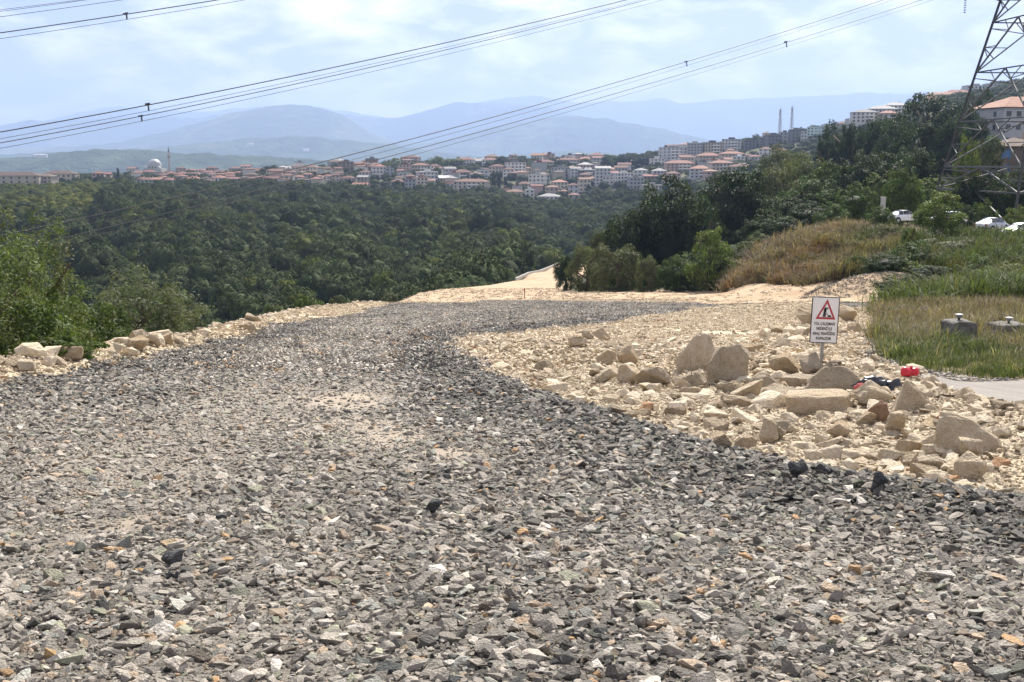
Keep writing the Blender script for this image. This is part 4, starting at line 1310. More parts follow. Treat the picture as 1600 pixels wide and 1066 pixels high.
LEFT = [
    (-40, 22.5, 350, 250, (0.092, 0.120, 0.040), (0.160, 0.180, 0.088), 2.6, 'tall leafy bush cut by the left frame edge'),
    (48, 26, 338, 190, (0.088, 0.116, 0.036), (0.160, 0.176, 0.080), 2.6, 'tall light green bush beside the left frame edge'),
    (20, 23.5, 440, 220, (0.068, 0.096, 0.028), (0.120, 0.144, 0.048), 2.2, 'leafy green bush in front of the tall light green one'),
    (105, 28, 455, 170, (0.060, 0.088, 0.026), (0.112, 0.136, 0.048), 2.0, 'green bush between the tall left bush and the silvery one'),
    (150, 31, 462, 150, (0.044, 0.068, 0.021), (0.088, 0.120, 0.040), 1.9, 'dark green bush at the left foot of the silvery bush'),
    (205, 33.5, 405, 200, (0.104, 0.120, 0.072), (0.192, 0.204, 0.144), 3.2, 'silvery leaved bush behind the boulders on the left berm'),
    (252, 35, 448, 140, (0.096, 0.116, 0.064), (0.176, 0.192, 0.128), 3.2, 'low silvery bush at the right side of the silvery clump'),
    (60, 22.5, 520, 170, (0.064, 0.092, 0.024), (0.120, 0.144, 0.048), 2.2, 'low green bush right behind the left berm boulders'),
]
def left_bush(i, px, Y, top_, w, col, light, asp, label):
    X = (px - 800.0) / F * Y
    g = Hs(X, Y)
    ht = float(zat(top_, Y)) - g
    rad = w / 2 * Y / F
    cz = ht * 0.36; vr = ht - cz
    ls = 0.036 / rad if asp > 2.4 else 0.05 / rad
    leaves = int(min(22000, 7000 * rad * max(1.0, vr / rad)))
    me = crown_mesh('crown', 900 + i, leaves, int(120 + 40 * vr), ls, asp, col, 0.3, shape=(1, 1, vr / rad), crad=(0.09, 0.2), hollow=0.45, low=-1, light=light, jit=0.7)
    o = empty('bush', (X, Y, g - 0.05), 0.0)
    link('trunk', TRUNKS[i % 5], o, None, None, (ht * 0.7, ht * 0.7, ht * 0.8))
    c = link('crown', me, o, (0, 0, cz), None, (rad, rad, rad))
    c['col'] = [1.0, 1.0, 1.0]
    tag(o, label, 'bush')
for i, L_ in enumerate(LEFT):
    left_bush(i, *L_)
for px, Y, top_, w, kd, lab, cl in TREES:
    if (px > 1200 and Y >= 185) or (px in (1046, 1149, 1085, 985)):
        top_ -= 8
    word = lab.split(' ')
    sh = 'bush' in lab or 'shrub' in lab
    tree(px, Y, top_, w, kd, lab, cat='shrub' if sh else 'tree', crown_low=cl)

# ------------------------------------------------------------------ woodland on the far slope of the valley
def can_ok(X, Y):
    px = 800 + F * X / Y
    ok = (Y > 205) & (Y < 930) & (px > -420) & (px < 1010)
    top = np.interp(px, [-420, 0, 150, 200, 300, 500, 600, 700, 760, 820, 870, 1000], [520, 520, 560, 760, 900, 890, 840, 780, 760, 770, 860, 900])
    ok &= Y < top
    near = np.interp(px, [-420, 0, 300, 600, 690, 760, 800, 830, 880, 920, 1010], [210, 210, 210, 205, 205, 222, 262, 350, 390, 420, 470])
    ok &= Y > near
    ok &= ~((X > x_left(Y) - 6) & (X < x_left(Y) + 22) & (Y < 425))
    for pts, dep, wid in GULLIES[:2]:
        ok &= seg_dist(X, Y, pts) > 2.5
    return ok, px

n = 16000
Y = np.sqrt(rng.uniform(205 ** 2, 930 ** 2, n)); X = rng.uniform(-0.7, 0.13, n) * Y
ok, _ = can_ok(X, Y)
X, Y = X[ok], Y[ok]
# keep crowns apart with a coarse cell test
cell = 7.6
key = np.floor(X / cell).astype(int) * 100000 + np.floor(Y / cell).astype(int)
_, ui = np.unique(key, return_index=True)
X, Y = X[ui], Y[ui]
wr_ = rng.uniform(3.5, 5.8, len(X)) * (0.85 + 0.4 * fbm(X / 40, Y / 40, 2, 77))
hr = wr_ * rng.uniform(1.0, 1.45, len(X))
g = H(X, Y)
cz = g + CAN - hr * 0.80 + rng.normal(0, 1.4, len(X)) + (fbm(X / 25, Y / 25, 2, 79) - 0.5) * 5
tt = fbm(X / 55, Y / 55, 3, 81)[:, None]
wc = np.array([[0.9, 0.95, 0.9]]) * (1 - tt) + np.array([[1.25, 1.25, 0.95]]) * tt
wc = wc * rng.uniform(0.75, 1.3, (len(X), 1))
yl = rng.random(len(X)) < 0.10
wc[yl] *= (1.7, 1.5, 0.8)
gl = rng.random(len(X)) < 0.04
wc[gl] *= (1.5, 1.5, 1.7)
wi = rng.integers(0, len(WOOD), len(X))
Y = Y + 0
visw = in_view(X, Y, cz + hr * 0.8, 30, -50, 500)
score = wr_ / Y * visw
order = np.argsort(-score)
top, rest = order[:260], order[260:]
wrot = np.zeros((len(X), 3)); wrot[:, 2] = rng.uniform(0, 6.283, len(X))
scatter('forest', WOOD, np.stack([X, Y, cz], 1)[rest], wrot[rest], np.stack([wr_, wr_, hr], 1)[rest], wc[rest], wi[rest],
        'dense dark green forest covering the far side of the valley', 'forest')
for i in top:
    o = empty('forest_tree', (X[i], Y[i], g[i] - 0.3), wrot[i, 2])
    h_ = cz[i] - g[i] + 0.3
    link('trunk', TRUNKS[i % 5], o, None, None, (h_ * 1.1, h_ * 1.1, h_ * 1.15))
    c_ = link('crown', WOOD[wi[i]], o, (0, 0, h_), None, (wr_[i], wr_[i], hr[i]))
    c_['col'] = [float(q) for q in wc[i]]
    pxi = 800 + F * X[i] / Y[i]
    seat_ = 'behind the left bushes' if pxi < 300 else 'behind the bend of the left berm' if pxi < 480 else 'behind the middle of the left berm' if pxi < 640 else 'behind the sand mound' if pxi < 760 else 'beside the far sand track'
    tone = 'yellowish' if yl[i] else 'silvery' if gl[i] else 'dark green' if wc[i].mean() < 0.95 else 'mid green'
    tag(o, f'{tone} broadleaf tree on the near forest edge, {seat_}', 'tree', 'trees along the near edge of the valley forest')

# scrub on the meadow at the far left, shrubs under the town and on the right hill
def scrub(name, n, fx, label, kinds, smin, smax, cols, cat='scrub'):
    X, Y = fx(n)
    s = rng.uniform(smin, smax, len(X))
    z = H(X, Y) + s * 0.35
    c = np.array(cols)[rng.integers(0, len(cols), len(X))] * rng.uniform(0.75, 1.3, (len(X), 1))
    rt = np.zeros((len(X), 3)); rt[:, 2] = rng.uniform(0, 6.283, len(X))
    scatter(name, kinds, np.stack([X, Y, z], 1), rt, np.stack([s, s, s * rng.uniform(0.7, 1.1, len(X))], 1), c, rng.integers(0, len(kinds), len(X)), label, cat)

def f_left(n):
    Y = rng.uniform(480, 940, n); px = rng.uniform(-250, 240, n)
    X = (px - 800) / F * Y
    k = fbm(X / 30, Y / 30, 3, 91) > 0.30
    ok, _ = can_ok(X, Y)
    k &= ~ok
    return X[k], Y[k]
scrub('meadow_scrub', 3600, f_left, 'yellow-green scrub on the meadow at the far left', WOOD, 1.4, 3.6, [(2.1, 1.9, 1.1), (2.6, 2.2, 1.1), (1.3, 1.3, 1.1), (3.0, 2.4, 1.2)])

def f_town(n):
    px = rng.uniform(-60, 1330, n); Y = rng.uniform(900, 1330, n)
    return (px - 800) / F * Y, Y
scrub('town_greenery', 1900, f_town, 'trees and gardens between the houses of the town', WOOD, 2.2, 5.2, [(1.0, 1.0, 1.0), (1.5, 1.4, 1.0), (0.8, 0.85, 0.9)], 'greenery')

def f_slope(n):
    px = rng.uniform(560, 1030, n); Y = rng.uniform(690, 930, n)
    X = (px - 800) / F * Y
    ok, _ = can_ok(X, Y)
    return X[~ok], Y[~ok]
scrub('garden_scrub', 1300, f_slope, 'low gardens and hedges between the forest and the lowest houses', WOOD, 1.8, 3.8, [(1.3, 1.3, 1.0), (1.8, 1.6, 1.0), (0.9, 0.95, 0.9)], 'scrub')

def f_skyline(n):
    px = rng.uniform(600, 1330, n); Y = rng.uniform(1180, 1330, n)
    return (px - 800) / F * Y, Y
scrub('ridge_greenery', 260, f_skyline, 'trees on the ridge line behind the town', WOOD, 4.0, 6.5, [(0.9, 0.95, 0.95), (1.4, 1.3, 1.0)], 'greenery')

def f_hill(n):
    px = rng.uniform(1010, 1750, n); Y = np.where(px > 1290, rng.uniform(190, 1350, n), rng.uniform(190, 880, n))
    X = (px - 800) / F * Y
    return X, Y
scrub('hillside_woods', 4200, f_hill, 'dark woods covering the hillside on the right', WOOD, 2.2, 5.0, [(0.9, 0.95, 0.9), (1.2, 1.2, 1.0), (1.5, 1.45, 1.1)], 'woods')

def f_low(n):
    px = rng.uniform(870, 1200, n); Y = rng.uniform(150, 520, n)
    X = (px - 800) / F * Y
    k = X > x_left(Y) + 24
    return X[k], Y[k]
scrub('valley_scrub', 900, f_low, 'dark undergrowth behind the row of bushes', WOOD, 1.5, 3.8, [(0.9, 0.95, 0.9), (1.2, 1.2, 1.0)], 'undergrowth')

def f_leftslope(n):
    Y = rng.uniform(8, 200, n)
    X = x_left(Y) - 1.2 - rng.random(n) ** 1.5 * 24
    k = (X < x_left(Y) - 2.6) & (H(X, Y) < -SL * Y - 1.6)
    return X[k], Y[k]
scrub('embankment_scrub', 1500, f_leftslope, 'green undergrowth on the embankment below the left road edge', WOOD + KIND['green'], 0.5, 1.2, [(1.5, 1.6, 1.2), (1.9, 1.9, 1.3), (1.2, 1.3, 1.1)])

# ------------------------------------------------------------------ grass
def tuft(name, seed, blades, h, w, spread, droop, head=0.0):
    r = np.random.default_rng(seed)
    V, Fc = [], []
    for _ in range(blades):
        a = r.uniform(0, 6.283); d = spread * math.sqrt(r.random()); b = r.uniform(0, 6.283)
        L = h * r.uniform(0.55, 1.1); le = r.uniform(0.1, droop)
        x0, y0 = d * math.cos(a), d * math.sin(a)
        dx, dy = math.cos(b), math.sin(b)
        ws = w * r.uniform(0.7, 1.3)
        sx, sy = -dy * ws, dx * ws
        o = len(V)
        V += [(x0 - sx, y0 - sy, 0), (x0 + sx, y0 + sy, 0),
              (x0 + dx * L * le * 0.4 - sx * 0.8, y0 + dy * L * le * 0.4 - sy * 0.8, L * 0.6), (x0 + dx * L * le * 0.4 + sx * 0.8, y0 + dy * L * le * 0.4 + sy * 0.8, L * 0.6),
              (x0 + dx * L * le, y0 + dy * L * le, L * (1 - 0.25 * le))]
        Fc += [(o, o + 1, o + 3, o + 2), (o + 2, o + 3, o + 4)]
    me = mesh_np(name, np.array(V), Fc, M['blade'])
    c = np.repeat(r.uniform(0.7, 1.3, (blades, 1)) * np.ones((1, 3)), 5, axis=0)
    point_color(me, 'tint', c)
    return me

_fy = (plane_Y(1505, 537), plane_Y(1586, 533))
FOOT = [((1505 - 800) / F * _fy[0], _fy[0]), ((1586 - 800) / F * _fy[1], _fy[1])]
TUFT = [tuft('grass_tuft', 500 + i, 26, 0.32, 0.006, 0.17, 1.1) for i in range(5)]
TUFTB = [tuft('grass_tuft', 520 + i, 46, 0.58, 0.012, 0.55, 1.4) for i in range(5)]

def grass(name, X, Y, s, cols, kinds, label, jitter=0.25):
    n = len(X)
    e = np.zeros((n, 3)); e[:, 2] = rng.uniform(0, 6.283, n); e[:, 0] = rng.normal(0, 0.12, n); e[:, 1] = rng.normal(0, 0.12, n)
    scatter(name, kinds, np.stack([X, Y, H(X, Y) - 0.02], 1), e, np.stack([s, s, s * rng.uniform(0.7, 1.25, n)], 1), cols * rng.uniform(1 - jitter, 1 + jitter, (n, 1)), rng.integers(0, len(kinds), n), label, 'grass')

n = 44000
Y = rng.uniform(19.4, 66, n); X = rng.uniform(6.5, 38, n)
k = (zone(X, Y) == 0) & (X < 0.52 * Y + 3) & (X > 0.19 * Y)
for fx_, fy_ in FOOT:
    k &= ~((np.abs(X - fx_ * (Y / fy_)) < 0.55) & (Y > fy_ - 1.9) & (Y < fy_ + 0.5))
k &= fbm(X / 0.8, Y / 0.8, 2, 94) > 0.28
X, Y = X[k], Y[k]
gx_ = np.clip((Y - 24.0) / 10 + (fbm(X / 1.6, Y / 2.2, 4, 95, 0.65) - 0.5) * 3.4 - (X - 10) * 0.02, 0, 1)[:, None]
cg = np.array([[0.085, 0.106, 0.040]]) * (1 - gx_) + np.array([[0.19, 0.15, 0.10]]) * gx_
mm = rng.random(len(X))
cg[mm < 0.12] = (0.28, 0.24, 0.165)
cg[(mm > 0.12) & (mm < 0.22)] = (0.05, 0.075, 0.022)
s = rng.uniform(0.5, 1.15, len(X)) * np.clip(0.6 + (Y - 19.4) / 14, 0.6, 1.7) * np.where(fbm(X / 1.2, Y / 1.2, 2, 96) > 0.62, 1.5, 1.0)
grass('verge_grass', X, Y, s, cg, TUFT, 'green and straw-coloured grass on the verge beyond the asphalt path', 0.4)
# leafy weeds in the verge
n = 900
Y = rng.uniform(21, 64, n); X = rng.uniform(8, 34, n)
k = (zone(X, Y) == 0) & (X < 0.5 * Y + 2) & (fbm(X / 3, Y / 3, 2, 101) > 0.5)
for fx_, fy_ in FOOT:
    k &= ~((np.abs(X - fx_ * (Y / fy_)) < 0.7) & (Y > fy_ - 4) & (Y < fy_ + 0.5))
WX, WY = X[k], Y[k]

n = 30000
Y = rng.uniform(58, 135, n); px = rng.uniform(1140, 1700, n); X = (px - 800) / F * Y
k = (zone(X, Y) == 0) & ~((Y > 116.5) & (X > 40)) & (fbm(X / 1.3, Y / 1.3, 3, 113) > 0.36)
X, Y, px = X[k], Y[k], px[k]
dryness = np.clip((1400 - px) / 130 + (fbm(X / 3, Y / 3, 4, 97, 0.65) - 0.5) * 3.2 + 0.3, 0, 1)[:, None]
cg = np.array([[0.08, 0.10, 0.035]]) * (1 - dryness) + np.array([[0.165, 0.128, 0.09]]) * dryness
rd = fbm(X / 3, Y / 3, 2, 98)[:, None]
cg = cg * (1 - 0.0) * np.where(rd > 0.6, np.array([[1.1, 0.85, 0.75]]), 1.0)
mm = rng.random(len(X))
cg[mm < 0.15] *= 1.5
cg[mm > 0.85] *= 0.55
s = rng.uniform(0.6, 1.9, len(X)) * np.where(fbm(X / 1.2, Y / 1.2, 2, 103) > 0.58, 1.7, 0.8)
grass('bank_grass', X, Y, s, cg, TUFTB, 'dry brown grass and weeds on the mound and bank at the right', 0.4)

# low brambles over the right half of the bank
n = 5200
Y = rng.uniform(64, 116, n); px = rng.uniform(1330, 1700, n); X = (px - 800) / F * Y
k = (zone(X, Y) == 0) & (fbm(X / 6, Y / 6, 3, 99) + (px - 1400) / 420 > 0.40) & (Y > 68)
X, Y = X[k], Y[k]
s = rng.uniform(0.35, 1.1, len(X))
X = np.concatenate([X, WX]); Y = np.concatenate([Y, WY]); s = np.concatenate([s, rng.uniform(0.15, 0.38, len(WX))])
rt = np.zeros((len(X), 3)); rt[:, 2] = rng.uniform(0, 6.283, len(X))
cc = np.array([(1.7, 1.7, 1.2), (2.3, 2.1, 1.3), (1.2, 1.3, 1.1), (2.6, 2.2, 1.5)])[rng.integers(0, 4, len(X))] * rng.uniform(0.8, 1.25, (len(X), 1))
mx_ = rng.uniform(1180, 1420, 260); my_ = rng.uniform(100, 128, 260); mX = (mx_ - 800) / F * my_
kk_ = (zone(mX, my_) == 0) & (fbm(mX / 4, my_ / 4, 2, 111) > 0.46)
X = np.concatenate([X, mX[kk_]]); Y = np.concatenate([Y, my_[kk_]]); s = np.concatenate([s, rng.uniform(0.3, 0.8, kk_.sum())])
rt = np.zeros((len(X), 3)); rt[:, 2] = rng.uniform(0, 6.283, len(X))
cc = np.array([(1.7, 1.7, 1.2), (2.3, 2.1, 1.3), (1.2, 1.3, 1.1), (2.6, 2.2, 1.5)])[rng.integers(0, 4, len(X))] * rng.uniform(0.8, 1.25, (len(X), 1))
BR = [crown_mesh('bramble', 330 + i, 420, 16, 0.15, 1.5, (0.04, 0.058, 0.02), 0.4, m=M['leaf'], crad=(0.3, 0.5), low=-0.2) for i in range(4)]
scatter('brambles', BR, np.stack([X, Y, H(X, Y) + 0.1], 1), rt, np.stack([s, s, s * 0.8], 1), cc, rng.integers(0, 4, len(X)), 'low green brambles tangled over the bank at the right', 'brambles')

# ================================================================== TOWN
WALLC = {'white': (0.58, 0.57, 0.545), 'cream': (0.48, 0.43, 0.35), 'beige': (0.39, 0.345, 0.285), 'grey': (0.32, 0.325, 0.33), 'pale grey': (0.44, 0.445, 0.45), 'pink': (0.42, 0.31, 0.27),
         'brown': (0.20, 0.16, 0.125), 'dark grey': (0.13, 0.135, 0.145), 'teal': (0.42, 0.52, 0.52)}
ROOFC = {'red': (0.175, 0.086, 0.066), 'orange': (0.215, 0.12, 0.085), 'brown': (0.12, 0.088, 0.07), 'grey': (0.27, 0.265, 0.26), 'dark': (0.12, 0.12, 0.125), 'white': (0.68, 0.68, 0.66)}
WM = {k: simple('render_' + k.replace(' ', '_'), v, 0.85, 0.10, 0.4) for k, v in WALLC.items()}
RMV = {k: [simple('roof_' + k, tuple(min(1, c * f_) for c in v), 0.85, 0.25, 0.7) for f_ in (0.75, 1.0, 1.3)] for k, v in ROOFC.items()}
RM = {k: v[1] for k, v in RMV.items()}
M['glass'] = simple('window_glass', (0.035, 0.042, 0.05), 0.15, 0.3, 1.0, spec=0.6)
M['bluefoil'] = simple('blue_window', (0.05, 0.16, 0.36), 0.2, 0.2, 1.0, spec=0.6)
M['white'] = simple('white_paint', (0.75, 0.75, 0.73), 0.6, 0.06, 2.0)
M['concrete'] = simple('concrete', (0.40, 0.385, 0.35), 0.9, 0.2, 3.0, bumps=0.4, bd=0.02)
WIN = MB().box(-0.5, 0.5, -0.06, 0.06, -0.5, 0.5).mesh('window', M['glass'])
DOORM = MB().box(-0.5, 0.5, -0.07, 0.07, -0.5, 0.5).mesh('door', RM['brown'])
SLABM = MB().box(-0.5, 0.5, -0.5, 0.5, -0.5, 0.5).mesh('balcony', M['white'])

def hip_roof(w, d, h, ov, gable=False):
    w2, d2 = w / 2 + ov, d / 2 + ov
    r = max(0.0, (w2 - d2)) if not gable else w2
    b = MB()
    if w2 >= d2 or gable:
        v = [(-w2, -d2, 0), (w2, -d2, 0), (w2, d2, 0), (-w2, d2, 0), (-r, 0, h), (r, 0, h)]
        f = [(0, 1, 5, 4), (1, 2, 5), (2, 3, 4, 5), (3, 0, 4), (3, 2, 1, 0)]
    else:
        r = d2 - w2
        v = [(-w2, -d2, 0), (w2, -d2, 0), (w2, d2, 0), (-w2, d2, 0), (0, -r, h), (0, r, h)]
        f = [(0, 1, 4), (1, 2, 5, 4), (2, 3, 5), (3, 0, 4, 5), (3, 2, 1, 0)]
    b.add(v, f)
    b.box(-w2, w2, -d2, d2, -0.22, -0.01)
    return b

def solve_Y(px, row, y0=850, y1=1330):
    ys = np.linspace(y0, y1, 240)
    rows = row_of(H((px - 800.0) / F * ys, ys), ys)
    k = np.nonzero(rows <= row)[0]
    return float(ys[k[0]]) if len(k) else y1

HOUSES = []
def house(px, top, bot, wpx, wall, roof, rtype='hip', Y=None, rz=None, wins=True, name='house', label=None, storeys=None, depth=None, balcony=False, wscale=1.0, winmat=None):
    if Y is None:
        Y = solve_Y(px, bot)
    k = Y / F
    X = (px - 800.0) / F * Y
    zb = float(zat(bot, Y)); zt = float(zat(top, Y))
    w = wpx * k
    rz = random.uniform(-0.32, 0.32) if rz is None else rz
    w = w / (math.cos(rz) + 0.55 * abs(math.sin(rz)))
    d = depth or min(w * random.uniform(0.7, 0.95), 13.0)
    rh = 0.0 if rtype == 'flat' else min(w, d) * random.uniform(0.16, 0.22)
    rh = rh if Y < 2000 else 2.0
    hw = max(zt - zb - rh, 3.0)
    g = min(Hs(X, Y), zb) - 2.0 if Y < 2000 else zb - 5.0
    o = empty(name, (X, Y + d / 2, zb), rz)
    wl_ = MB().box(-w / 2, w / 2, -d / 2, d / 2, g - zb, hw).build('wall', WM[wall], o)
    if rtype == 'flat':
        rf = MB().box(-w / 2 - 0.15, w / 2 + 0.15, -d / 2 - 0.15, d / 2 + 0.15, hw, hw + 0.4)
        rf.box(-w / 6, w / 6, -d / 6, d / 6, hw + 0.4, hw + 2.2)
        rf.build('roof', random.choice(RMV[roof]), o)
    else:
        r_ = hip_roof(w, d, rh, 0.45, rtype == 'gable').build('roof', random.choice(RMV[roof]), o, loc=(0, 0, hw + 0.22))
        ch = MB().box(-0.35, 0.35, -0.35, 0.35, 0.0, rh * 0.6 + 0.9)
        ch.build('chimney', WM['beige'], r_, loc=(w * 0.2, d * 0.12, rh * 0.45))
    ns = storeys or max(1, int(round(hw / 3.1)))
    HOUSES.append([o, px, wall, roof, rtype, ns, label])
    if wins:
        nc = max(2, min(7, int(w / 3.0)))
        sh = hw / ns
        for s_ in range(ns):
            for c_ in range(nc):
                x = -w / 2 + w * (c_ + 0.5) / nc
                ww = min(1.5, w / nc * 0.5) * wscale
                q = link('window', WIN, o, (x, -d / 2 - 0.02, sh * (s_ + 0.55)), None, (ww, 1, 1.45 * wscale))
                if winmat is not None:
                    q.data = winmat
            if abs(rz) > 0.12:
                for c_ in range(2):
                    sx = w / 2 + 0.02 if rz < 0 else -w / 2 - 0.02
                    link('window', WIN, o, (sx, -d / 2 + d * (c_ + 0.5) / 2, sh * (s_ + 0.55)), (0, 0, R(90)), (1.2, 1, 1.4))
            if balcony and s_ > 0:
                link('balcony', SLABM, o, (w * 0.12, -d / 2 - 0.6, sh * s_ + 0.45), None, (w * 0.38, 1.2, 0.95))
    return o

# notable houses read off the skyline: column, roof top row, foot row, width
TOWN = [
    (543, 253, 271, 24, 'brown', 'brown', 'flat'), (563, 253, 272, 24, 'beige', 'red', 'hip'), (583, 248, 264, 19, 'brown', 'dark', 'flat'), (593, 257, 278, 24, 'white', 'red', 'hip'),
    (610, 263, 279, 14, 'grey', 'grey', 'flat'), (643, 243, 253, 30, 'pink', 'red', 'hip'), (658, 255, 274, 31, 'beige', 'red', 'hip'), (669, 269, 291, 32, 'pale grey', 'white', 'flat'),
    (696, 275, 291, 24, 'cream', 'white', 'gable'), (703, 261, 276, 20, 'pale grey', 'grey', 'gable'), (722, 265, 281, 30, 'dark grey', 'red', 'hip'), (727, 246, 264, 30, 'white', 'red', 'hip'),
    (766, 247, 259, 24, 'white', 'red', 'hip'), (777, 257, 276, 24, 'beige', 'red', 'hip'), (795, 262, 280, 18, 'white', 'red', 'hip'), (737, 280, 300, 58, 'cream', 'orange', 'hip'),
    (545, 275, 291, 22, 'cream', 'red', 'hip'), (565, 286, 296, 26, 'pale grey', 'red', 'gable'), (805, 254, 279, 32, 'white', 'grey', 'flat'), (824, 261, 279, 14, 'beige', 'red', 'hip'),
    (840, 273, 292, 28, 'white', 'grey', 'flat'), (849, 250, 263, 34, 'beige', 'red', 'hip'), (886, 247, 259, 38, 'cream', 'red', 'hip'), (931, 239, 256, 24, 'white', 'red', 'hip'),
    (914, 245, 257, 26, 'cream', 'red', 'hip'), (876, 262, 281, 30, 'grey', 'grey', 'flat'), (897, 261, 283, 20, 'pale grey', 'grey', 'gable'), (918, 266, 285, 32, 'dark grey', 'white', 'flat'),
    (941, 260, 290, 24, 'pale grey', 'grey', 'gable'), (956, 276, 289, 30, 'white', 'grey', 'flat'), (973, 271, 291, 30, 'white', 'white', 'flat'), (992, 278, 301, 24, 'grey', 'grey', 'flat'),
    (1018, 290, 307, 30, 'beige', 'grey', 'flat'), (1000, 263, 282, 22, 'pale grey', 'grey', 'hip'), (1029, 263, 282, 22, 'pale grey', 'grey', 'hip'), (874, 281, 300, 24, 'cream', 'orange', 'hip'),
    (895, 287, 309, 16, 'pale grey', 'red', 'hip'), (912, 278, 300, 20, 'cream', 'orange', 'gable'), (862, 290, 306, 22, 'beige', 'orange', 'hip'), (805, 296, 309, 30, 'cream', 'orange', 'hip'),
    (827, 297, 313, 15, 'white', 'white', 'flat'), (858, 303, 318, 36, 'white', 'grey', 'hip'), (880, 297, 309, 18, 'pink', 'orange', 'hip'),
    (1050, 231, 255, 48, 'pale grey', 'grey', 'flat'), (1083, 224, 251, 24, 'grey', 'grey', 'flat'), (1110, 223, 247, 30, 'beige', 'dark', 'flat'), (1140, 218, 241, 32, 'pale grey', 'dark', 'flat'),
    (1170, 219, 233, 22, 'dark grey', 'dark', 'flat'), (1190, 216, 233, 15, 'dark grey', 'dark', 'flat'), (1204, 211, 233, 22, 'dark grey', 'dark', 'flat'), (1238, 203, 223, 19, 'dark grey', 'dark', 'flat'),
    (1221, 207, 223, 17, 'grey', 'dark', 'flat'), (1250, 205, 222, 10, 'pale grey', 'dark', 'flat'), (1263, 199, 217, 17, 'teal', 'grey', 'flat'), (1281, 198, 213, 20, 'teal', 'grey', 'flat'),
    (1105, 239, 259, 38, 'beige', 'red', 'hip'), (1141, 237, 256, 38, 'beige', 'red', 'hip'), (1060, 251, 269, 46, 'pink', 'red', 'hip'), (1125, 251, 273, 36, 'cream', 'red', 'hip'),
    (1093, 259, 279, 34, 'pale grey', 'orange', 'hip'), (1150, 257, 273, 32, 'cream', 'red', 'hip'), (1173, 257, 276, 30, 'white', 'orange', 'hip'), (1108, 265, 281, 22, 'pink', 'orange', 'hip'),
    (1193, 230, 247, 22, 'white', 'red', 'hip'), (1217, 232, 247, 24, 'beige', 'red', 'hip'), (1176, 242, 255, 18, 'white', 'red', 'hip'), (1152, 245, 259, 20, 'white', 'white', 'flat'),
    (1050, 268, 286, 22, 'pink', 'red', 'hip'), (1040, 276, 286, 16, 'cream', 'orange', 'hip'), (1075, 243, 262, 26, 'cream', 'red', 'hip'), (1025, 248, 262, 22, 'white', 'white', 'flat'),
    (985, 250, 262, 20, 'beige', 'red', 'hip'), (955, 262, 275, 18, 'cream', 'orange', 'hip'), (818, 284, 297, 20, 'cream', 'red', 'hip'), (755, 266, 279, 20, 'pale grey', 'grey', 'flat'),
    (680, 257, 268, 18, 'white', 'red', 'hip'), (632, 270, 282, 20, 'pale grey', 'grey', 'flat'), (622, 281, 291, 22, 'beige', 'red', 'hip'),
    (1310, 190, 204, 22, 'beige', 'red', 'hip'), (1296, 197, 209, 16, 'pale grey', 'grey', 'flat'),
]
for t_ in TOWN:
    house(*t_, balcony=(t_[3] > 27 and t_[6] != 'gable'))
# the dense quarter round the mosque
wch = ['cream', 'white', 'beige', 'pale grey', 'pink', 'cream', 'grey']
for row, (bot, y0) in enumerate(((276, 258), (281, 263), (287, 269), (292, 276))):
    px = 212 + row * 7
    while px < (535 if row < 3 else 500):
        w = random.uniform(12, 23)
        slope_adj = (px - 212) * -0.010
        if not (row == 0 and 236 < px < 262) and random.random() < (0.95 if px < 420 or row > 0 else 0.8) and not (405 < px < 432 and row in (1, 2)):
            hh = random.uniform(9, 15.5)
            b_ = bot + slope_adj + random.uniform(-1.5, 1.5)
            house(px, b_ - hh, b_, w, random.choice(wch), random.choice(['red', 'red', 'orange', 'red', 'brown']), random.choice(['hip', 'hip', 'gable']), wins=row != 1)
        px += w * random.uniform(0.85, 1.05)
# more houses packed between the notable ones
for i in range(95):
    px = random.uniform(430, 1225)
    Y = random.uniform(930, 1290)
    X_ = (px - 800.0) / F * Y
    b_ = float(row_of(Hs(X_, Y), Y))
    hh = random.uniform(9, 17)
    house(px, b_ - hh, b_, random.uniform(10, 24), random.choice(['white', 'white', 'cream', 'beige', 'pale grey', 'grey', 'pink', 'brown']), random.choice(['red', 'red', 'orange', 'brown', 'grey']), random.choice(['hip', 'hip', 'gable', 'flat']), Y=Y, wins=i % 2 == 0)
# left end of the skyline
house(24, 269, 294, 86, 'beige', 'brown', 'hip', Y=900, rz=0.1, storeys=3, depth=14)
house(70, 272, 292, 40, 'beige', 'brown', 'hip', Y=910, rz=-0.1, storeys=3, depth=12)
house(97, 267, 285, 54, 'cream', 'brown', 'hip', Y=930, rz=0.15, storeys=2, depth=14)
house(158, 268, 282, 20, 'pink', 'red', 'hip', Y=940)
house(172, 270, 282, 14, 'pink', 'red', 'gable', Y=950)
# apartment rows on the right hill
for q in ((1344, 171, 192, 42, 'white', 'grey', 'hip', 880), (1371, 165, 182, 42, 'pale grey', 'grey', 'hip', 930), (1391, 160, 175, 36, 'white', 'grey', 'hip', 960), (1380, 173, 192, 32, 'beige', 'orange', 'hip', 860),
          (1462, 144, 156, 54, 'beige', 'orange', 'hip', 1060), (1484, 140, 154, 40, 'cream', 'red', 'hip', 1080), (1512, 134, 152, 34, 'pale grey', 'grey', 'flat', 1100), (1540, 131, 146, 30, 'pale grey', 'grey', 'flat', 1110),
          (1330, 186, 198, 26, 'pale grey', 'grey', 'flat', 900), (1446, 150, 160, 26, 'cream', 'orange', 'hip', 1050)):
    house(*q[:7], Y=q[7], rz=random.uniform(-0.25, 0.1), balcony=q[3] > 30)
